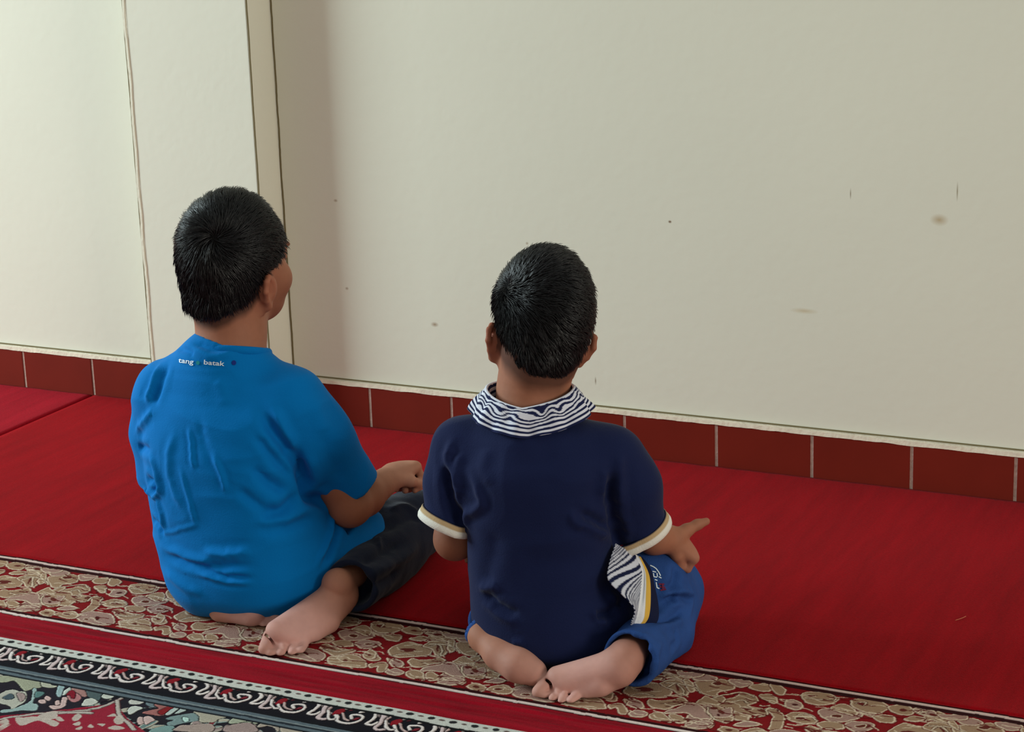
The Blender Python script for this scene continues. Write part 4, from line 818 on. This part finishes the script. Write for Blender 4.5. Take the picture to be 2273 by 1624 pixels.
trench(Fb, b, [[(1212, 1508), (1222, 1517), (1224, 1530), (1233, 1537), (1244, 1542), (1256, 1546), (1263, 1544), (1276, 1547), (1286, 1553)], [(1222, 1530), (1213, 1533)], [(1223, 1543), (1219, 1558)], [(1238, 1547), (1235, 1562)], [(1256, 1549), (1257, 1566)]], .0016)
Fb.op(lambda x, y, z: (z - .0092) + 0 * (x + y), [-.3, -.34, -.01], [.34, .46, .0092], .003, 'sub')
V, F = Fb.mesh(2); q = (V - HC) @ HR / HS
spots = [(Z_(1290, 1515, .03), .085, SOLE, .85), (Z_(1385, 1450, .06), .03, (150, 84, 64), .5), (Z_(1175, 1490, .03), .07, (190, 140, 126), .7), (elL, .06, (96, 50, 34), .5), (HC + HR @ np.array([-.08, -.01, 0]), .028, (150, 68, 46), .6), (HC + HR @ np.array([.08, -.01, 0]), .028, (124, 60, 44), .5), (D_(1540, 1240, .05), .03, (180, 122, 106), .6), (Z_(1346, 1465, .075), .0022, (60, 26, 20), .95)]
colr = tint(V, SKIN, spots); hs = hairline(q, -.002); st_ = np.clip((hs + .012) / .022, 0, 1) * np.clip((.015 - q[:, 1]) / .02, 0, 1) * (np.linalg.norm(q, axis=1) < .14) * (np.abs(q[:, 0]) < .070)
colr = colr * (1 - .7 * st_[:, None]) + lin((34, 26, 24)) * .7 * st_[:, None]
bodyB = mesh_obj('person', V, F, M_skin, None, colr, loc=tuple(b.B), rz=-b.phi)
tag(bodyB, 'boy in a navy polo shirt with striped collar and blue jeans, sitting with crossed feet', 'person')
eyes(b, bodyB, head_T, HR, HS)
hair(b, bodyB, HC, HR, HS, .0095, HR.T @ (D_(1140, 640, .0) - HC), 13000, .017, .045, 23, 'short black hair fading out at the nape', nape=.004, lift=.42)
Fs = Field([-.28, -.24, -.004], [.30, .28, .52], .0028)
shirt_B(Fs, 0.)
hR0, hR1 = D_(1462, 1134, .025), D_(1382, 1214, -.025); hcR = (hR0 + hR1) / 2; Fs.chain([shR, D_(1396, 1085, -.01), hcR], [.043, .046, .043], .025)
hL0, hL1 = D_(956, 1130, .02), D_(1036, 1176, -.02); hcL = (hL0 + hL1) / 2; Fs.chain([shL, D_(1003, 1070, .01), hcL], [.042, .040, .038], .02)
Fs.ell(D_(1352, 1372, .02), (.052, .070, .035), .03); Fs.ell(D_(1366, 1348, -.035), (.038, .045, .042), .03)
def hem_n(h0, h1, sh): c = (h0 + h1) / 2; e = nrm(h0 - h1); a = nrm(c - sh); n = nrm(a - (a @ e) * e); return n
nR, nL = hem_n(hR0, hR1, shR), hem_n(hL0, hL1, shL)
cutoff(Fs, hcR, nR, .052, far=.05); Fs.cap(hcR - nR * .025, hcR + nR * .02, .035, .037, .003, 'sub'); cutoff(Fs, hcL, nL, .048, far=.05); Fs.cap(hcL - nL * .025, hcL + nL * .02, .031, .033, .003, 'sub')
Fs.op(lambda x, y, z: (z - .012) + 0 * (x + y), [-.3, -.3, -.01], [.36, .34, .012], .004, 'sub')
Fs.op(lambda x, y, z: np.maximum(np.sqrt((x - nk[0]) ** 2 + (y - nk[1] - .01) ** 2) - .052, nk[2] + .012 - z), nk - .08, nk + .10, .003, 'sub')
V, F = Fs.mesh(2)
V = swell(V, F, np.clip((V[:, 2]) / .1, .3, 1), [(9, .0026, 51, (1, 1, .6)), (12, .0014, 151, (1, 1, 1.4)), (30, .0006, 52, (1, 1, .7))])
FBf = [([(1004,974),(992,1022),(1008,1082),(1016,1120)], .006, .006), ([(1044,1050),(1066,1118),(1034,1146),(1038,1174)], .006, .005), ([(990,1030),(1002,1110),(1030,1176)], .007, -.010), ([(1020,1000),(1012,1050),(1030,1110)], .007, .004), ([(1360,1050),(1356,1110),(1364,1174),(1374,1215)], .007, -.010), ([(1345,1040),(1340,1100)], .007, .004),
 ([(1260,1142),(1292,1174)], .006, .004), ([(1290,1138),(1330,1158),(1356,1172)], .006, -.006), ([(1280,1152),(1320,1176),(1352,1190)], .006, .004), ([(1072,1318),(1108,1348),(1150,1368)], .007, -.006), ([(1062,1306),(1085,1304),(1104,1297)], .006, .005), ([(1080,1338),(1110,1366),(1150,1380)], .006, .003),
 ([(1320,1376),(1356,1360),(1392,1326)], .007, -.008), ([(1316,1350),(1328,1376),(1350,1378)], .005, .006), ([(1350,1310),(1372,1340),(1366,1366)], .006, .004), ([(1135,1426),(1165,1430)], .005, .003), ([(1380,1010),(1376,1060),(1380,1120)], .007, .004), ([(1372,1150),(1382,1190)], .006, -.005), ([(1085,990),(1070,1040),(1090,1080)], .010, .003), ([(1100,1180),(1090,1240),(1070,1290)], .012, -.003), ([(1150,1240),(1250,1250),(1330,1230)], .015, -.002), ([(1210,960),(1220,1100)], .02, -.002)]
V = folds(b, V, F, FBf)
shB = mesh_obj('polo_shirt', V, F, M_navy, bodyB); SV, SF = V, F
# sleeve bands: follow the real rim of each sleeve
WHT, TANB, YEL, NVY = (226, 222, 212), (186, 158, 120), (214, 170, 74), (22, 28, 56)
def cuff(c, n, rad, h0, name='sleeve_band'):
    """band wrapped round the cut end of a sleeve, its section taken from the cloth itself"""
    e1 = nrm(h0 - c); e2 = np.cross(n, e1); t = (SV - c) @ n; m = (np.abs(t + .006) < .005) & (np.linalg.norm(SV - c, axis=1) < .085); P = SV[m] - c; an = np.arctan2(P @ e2, P @ e1); rr = np.hypot(P @ e1, P @ e2)
    nb = 56; R_ = np.array([rr[np.abs((an - a + math.pi) % (2 * math.pi) - math.pi) < .14].max() if (np.abs((an - a + math.pi) % (2 * math.pi) - math.pi) < .14).any() else rad for a in np.linspace(0, 2 * math.pi, nb + 1)[:-1]])
    R_ = np.minimum(R_, np.median(R_) * 1.25); R_ = np.convolve(np.concatenate([R_[-4:], R_, R_[:4]]), np.ones(9) / 9, 'valid')
    prof = [(-.0025, -.008, NVY), (.0012, -.008, NVY), (.0024, -.006, TANB), (.0028, -.001, TANB), (.0036, .001, WHT), (.0042, .006, WHT), (.0030, .0108, WHT), (.0005, .0118, WHT), (-.0022, .0105, WHT), (-.003, .004, TANB)]
    V, F, Cc = [], [], []; k = len(prof)
    for i in range(nb):
        a = i * 2 * math.pi / nb; d = e1 * math.cos(a) + e2 * math.sin(a)
        for (dr, dz, col) in prof: V.append(c + d * (R_[i] + dr) + n * dz); Cc.append(lin(col))
    for i in range(nb):
        for j in range(k): i2 = (i + 1) % nb; j2 = (j + 1) % k; F.append((i * k + j, i * k + j2, i2 * k + j2, i2 * k + j))
    o = mesh_obj(name, V, F, M_trim, shB, col=np.array(Cc)); o['label'] = 'white and tan sleeve band'; return o
cuff(hcR, nR, .05, hR0); cuff(hcL, nL, .044, hL0)
# striped collar: a stand rising round the neck and a fall folded over it, creased at the back
nc = nk + np.array([0, .006, .029]); nb, nt = 200, 120; V, F, Cc = [], [], []
NZ = vnoise(np.array([[math.cos(2 * math.pi * i / nb) * 2.2, math.sin(2 * math.pi * i / nb) * 2.2, j / (nt - 1) * 3] for j in range(nt) for i in range(nb)]), 2.0, 77)
for j in range(nt):
    t = j / (nt - 1)
    for i in range(nb):
        a = 2 * math.pi * i / nb; back = max(0, -math.sin(a)); side_ = abs(math.cos(a))
        crease = .0035 * math.sin(3 * a + 1) * back + .0028 * math.sin(9 * a + 5 * t) + .002 * math.sin(17 * a - 3 * t)
        if t < .34:                                          # inside of the stand, going up
            s_ = t / .34; r = .0555 + .002 * s_; z = -.004 + (.024 + .010 * side_ - .006 * back) * s_
        elif t < .44: s_ = (t - .34) / .10; r = .0575 + .004 * s_; z = .020 + .010 * side_ - .006 * back + .003 * math.sin(s_ * math.pi)
        else:                                                # the fall, down over the shirt
            s_ = (t - .44) / .56; r = .0610 + (.019 + .003 * side_) * s_ ** .9 + crease * s_; z = .020 + .010 * side_ - .006 * back - (.030 + .004 * back) * s_ - .003 * s_ ** 2 + crease * .5
        sk = 1.0 + .12 * side_
        V.append(nc + np.array([math.cos(a) * r * sk, math.sin(a) * r * .98, z]))
        ph = t * 22 + 3.0 * NZ[j * nb + i] * math.exp(-((t - .58) / .13) ** 2)
        Cc.append(lin((218, 220, 232)) if (ph % 2) < 1.05 else lin((28, 34, 70)))
for j in range(nt - 1):
    for i in range(nb): i2 = (i + 1) % nb; F.append((j * nb + i, j * nb + i2, (j + 1) * nb + i2, (j + 1) * nb + i))
o = mesh_obj('collar', V, F, M_stripe, shB, col=np.array(Cc)); o['label'] = 'navy and white striped collar'
md = o.modifiers.new('s', 'SOLIDIFY'); md.thickness = .0018; md.offset = -1; md2 = o.modifiers.new('u', 'SUBSURF'); md2.levels = 1; md2.render_levels = 1
# the shirt front falling aside over the thigh: stripes, white, yellow and navy bands
Acv = [(1366,1206,.00),(1352,1250,-.03),(1350,1286,-.05),(1378,1316,-.06),(1408,1350,-.07),(1402,1380,-.07),(1397,1398,-.07)]
Bcv = [(1409,1230,.02),(1424,1264,.0),(1424,1290,-.02),(1420,1325,-.04),(1416,1350,-.055),(1411,1374,-.062),(1403,1396,-.066)]
Ccv = [(1417,1234,.02),(1430,1266,.0),(1433,1290,-.02),(1432,1325,-.04),(1430,1355,-.055),(1426,1376,-.062),(1409,1396,-.066)]
Dcv = [(1421,1236,.02),(1437,1268,.005),(1442,1290,-.015),(1443,1325,-.035),(1441,1358,-.05),(1434,1378,-.058),(1413,1398,-.064)]
Ecv = [(1426,1238,.04),(1443,1262,.02),(1452,1300,.0),(1460,1340,-.02),(1460,1374,-.04),(1445,1392,-.05),(1420,1402,-.06)]
def sheet(cols, nsub, colour, name, mat, parent, bulge=.006, th=.002, label=None):
    K = [spline([b.d(p[0], p[1], p[2] - .05) for p in c], 26) for c in cols]; Vv, Cc = [], []; n = len(K[0]); S_ = np.linspace(0, len(K) - 1, (len(K) - 1) * nsub + 1)
    for i in range(n):
        row = spline(np.array([k[i] for k in K]), nsub)
        for j, s_ in enumerate(S_): Vv.append(row[j]); Cc.append(lin(colour(s_, i / (n - 1))))
    m = len(S_); F = [(i * m + j, i * m + j + 1, (i + 1) * m + j + 1, (i + 1) * m + j) for i in range(n - 1) for j in range(m - 1)]
    o = mesh_obj(name, Vv, F, mat, parent, col=np.array(Cc)); md = o.modifiers.new('s', 'SOLIDIFY'); md.thickness = th; md.offset = 0
    if label: o['label'] = label
    return o
def fcol(s_, t):
    if s_ < 1: ph = (s_ * 12 + t * 34 + 3.0 * math.sin(t * 7 + s_ * 3)) % 1.6; return (206, 208, 220) if ph < .85 else (24, 30, 62)
    if s_ < 2.02: return (228, 228, 232)
    if s_ < 3.02: return YEL if s_ > 2.1 else (200, 190, 170)
    return NVY
sheet([Acv, Bcv, Ccv, Dcv, Ecv], 30, fcol, 'shirt_front', M_stripe, shB, label='shirt front with stripes, white and yellow bands')
# jeans
Ft = Field([-.30, -.20, -.004], [.34, .42, .26], .0028)
cuf = Z_(1398, 1462, .062)
Ft.chain([hipR, D_(1430, 1310, .04), kneeR], [.075, .066, .050], .03); Ft.chain([kneeR + [0, 0, -.012], D_(1470, 1400, .0), cuf], [.050, .046, .044], .02); Ft.chain([hipL * [.6, 1, 1], kneeL], [.055, .044], .03); Ft.cap(hipL, hipR, .055, .055, .03)
cuL = Z_(1072, 1402, .062); Ft.chain([kneeL, cuL], [.038, .0285], .015)
Ft.op(lambda x, y, z: (z - .008) + 0 * (x + y), [-.3, -.3, -.01], [.36, .44, .008], .006, 'sub')
ac = nrm(Z_(1360, 1480, .055) - D_(1470, 1400, .0)); cc = cuf + ac * .0; cutoff(Ft, cc, ac, .055, far=.05); Ft.cap(cc - ac * .03, cc + ac * .03, .034, .038, .003, 'sub')
aL = nrm(Z_(1110, 1450, .048) - Z_(1050, 1385, .075)); cutoff(Ft, cuL, aL, .05, far=.05); Ft.cap(cuL - aL * .03, cuL + aL * .03, .0235, .0245, .003, 'sub')
V, F = Ft.mesh(2); V = swell(V, F, np.ones(len(V)), [(22, .0022, 61, (1, 1, 1)), (50, .0012, 62, (1, 1, 1))])
V = folds(b, V, F, [([(1505,1255),(1498,1290),(1486,1316)], .006, -.006), ([(1462,1326),(1500,1314),(1540,1318)], .005, .005), ([(1470,1335),(1505,1325),(1535,1330)], .005, -.006), ([(1500,1320),(1496,1330)], .004, -.006), ([(1458,1376),(1490,1370),(1520,1350)], .006, -.006), ([(1455,1390),(1490,1386),(1516,1370)], .006, .004), ([(1500,1400),(1506,1420),(1490,1440)], .005, -.004), ([(1432,1420),(1430,1460),(1412,1500)], .006, -.008), ([(1420,1415),(1416,1460),(1396,1505)], .004, .005), ([(1442,1415),(1440,1470),(1428,1495)], .005, .004), ([(1470,1420),(1456,1460),(1440,1490)], .006, .003), ([(1400,1405),(1420,1410),(1440,1405)], .005, .004), ([(1530,1290),(1538,1330),(1528,1370)], .006, .003)])
jn = mesh_obj('jeans', V, F, M_jeans, bodyB)
def stroke_poly(pts, w):
    P = np.array(pts, float); out = []
    for a, c in zip(P[:-1], P[1:]): e = nrm(c - a); n_ = np.array([-e[1], e[0]]) * w / 2; out.append(([tuple(a + n_), tuple(c + n_), tuple(c - n_), tuple(a - n_)], [(0, 1, 2, 3)]))
    return out
pr = []
for st_ in ([(1443,1255),(1450,1258),(1456,1262)], [(1456,1262),(1462,1270),(1466,1278)], [(1448,1268),(1456,1270)], [(1450,1272),(1451,1280),(1458,1281)], [(1458,1272),(1459,1280)], [(1453,1286),(1459,1288)], [(1456,1292),(1458,1304),(1463,1306)], [(1462,1280),(1468,1283)]): pr += stroke_poly(st_, 2.2)
o = surface_print(b, jn, V, F, pr, M_ink, 'thigh_print'); o['label'] = 'small white print on the thigh'
pr = []
for st_ in ([(1462,1296),(1474,1296)], [(1464,1302),(1476,1304)], [(1466,1310),(1478,1308)], [(1470,1294),(1472,1310)]): pr += stroke_poly(st_, 3.5)
surface_print(b, jn, V, F, pr, M_inkr, 'maroon_print')
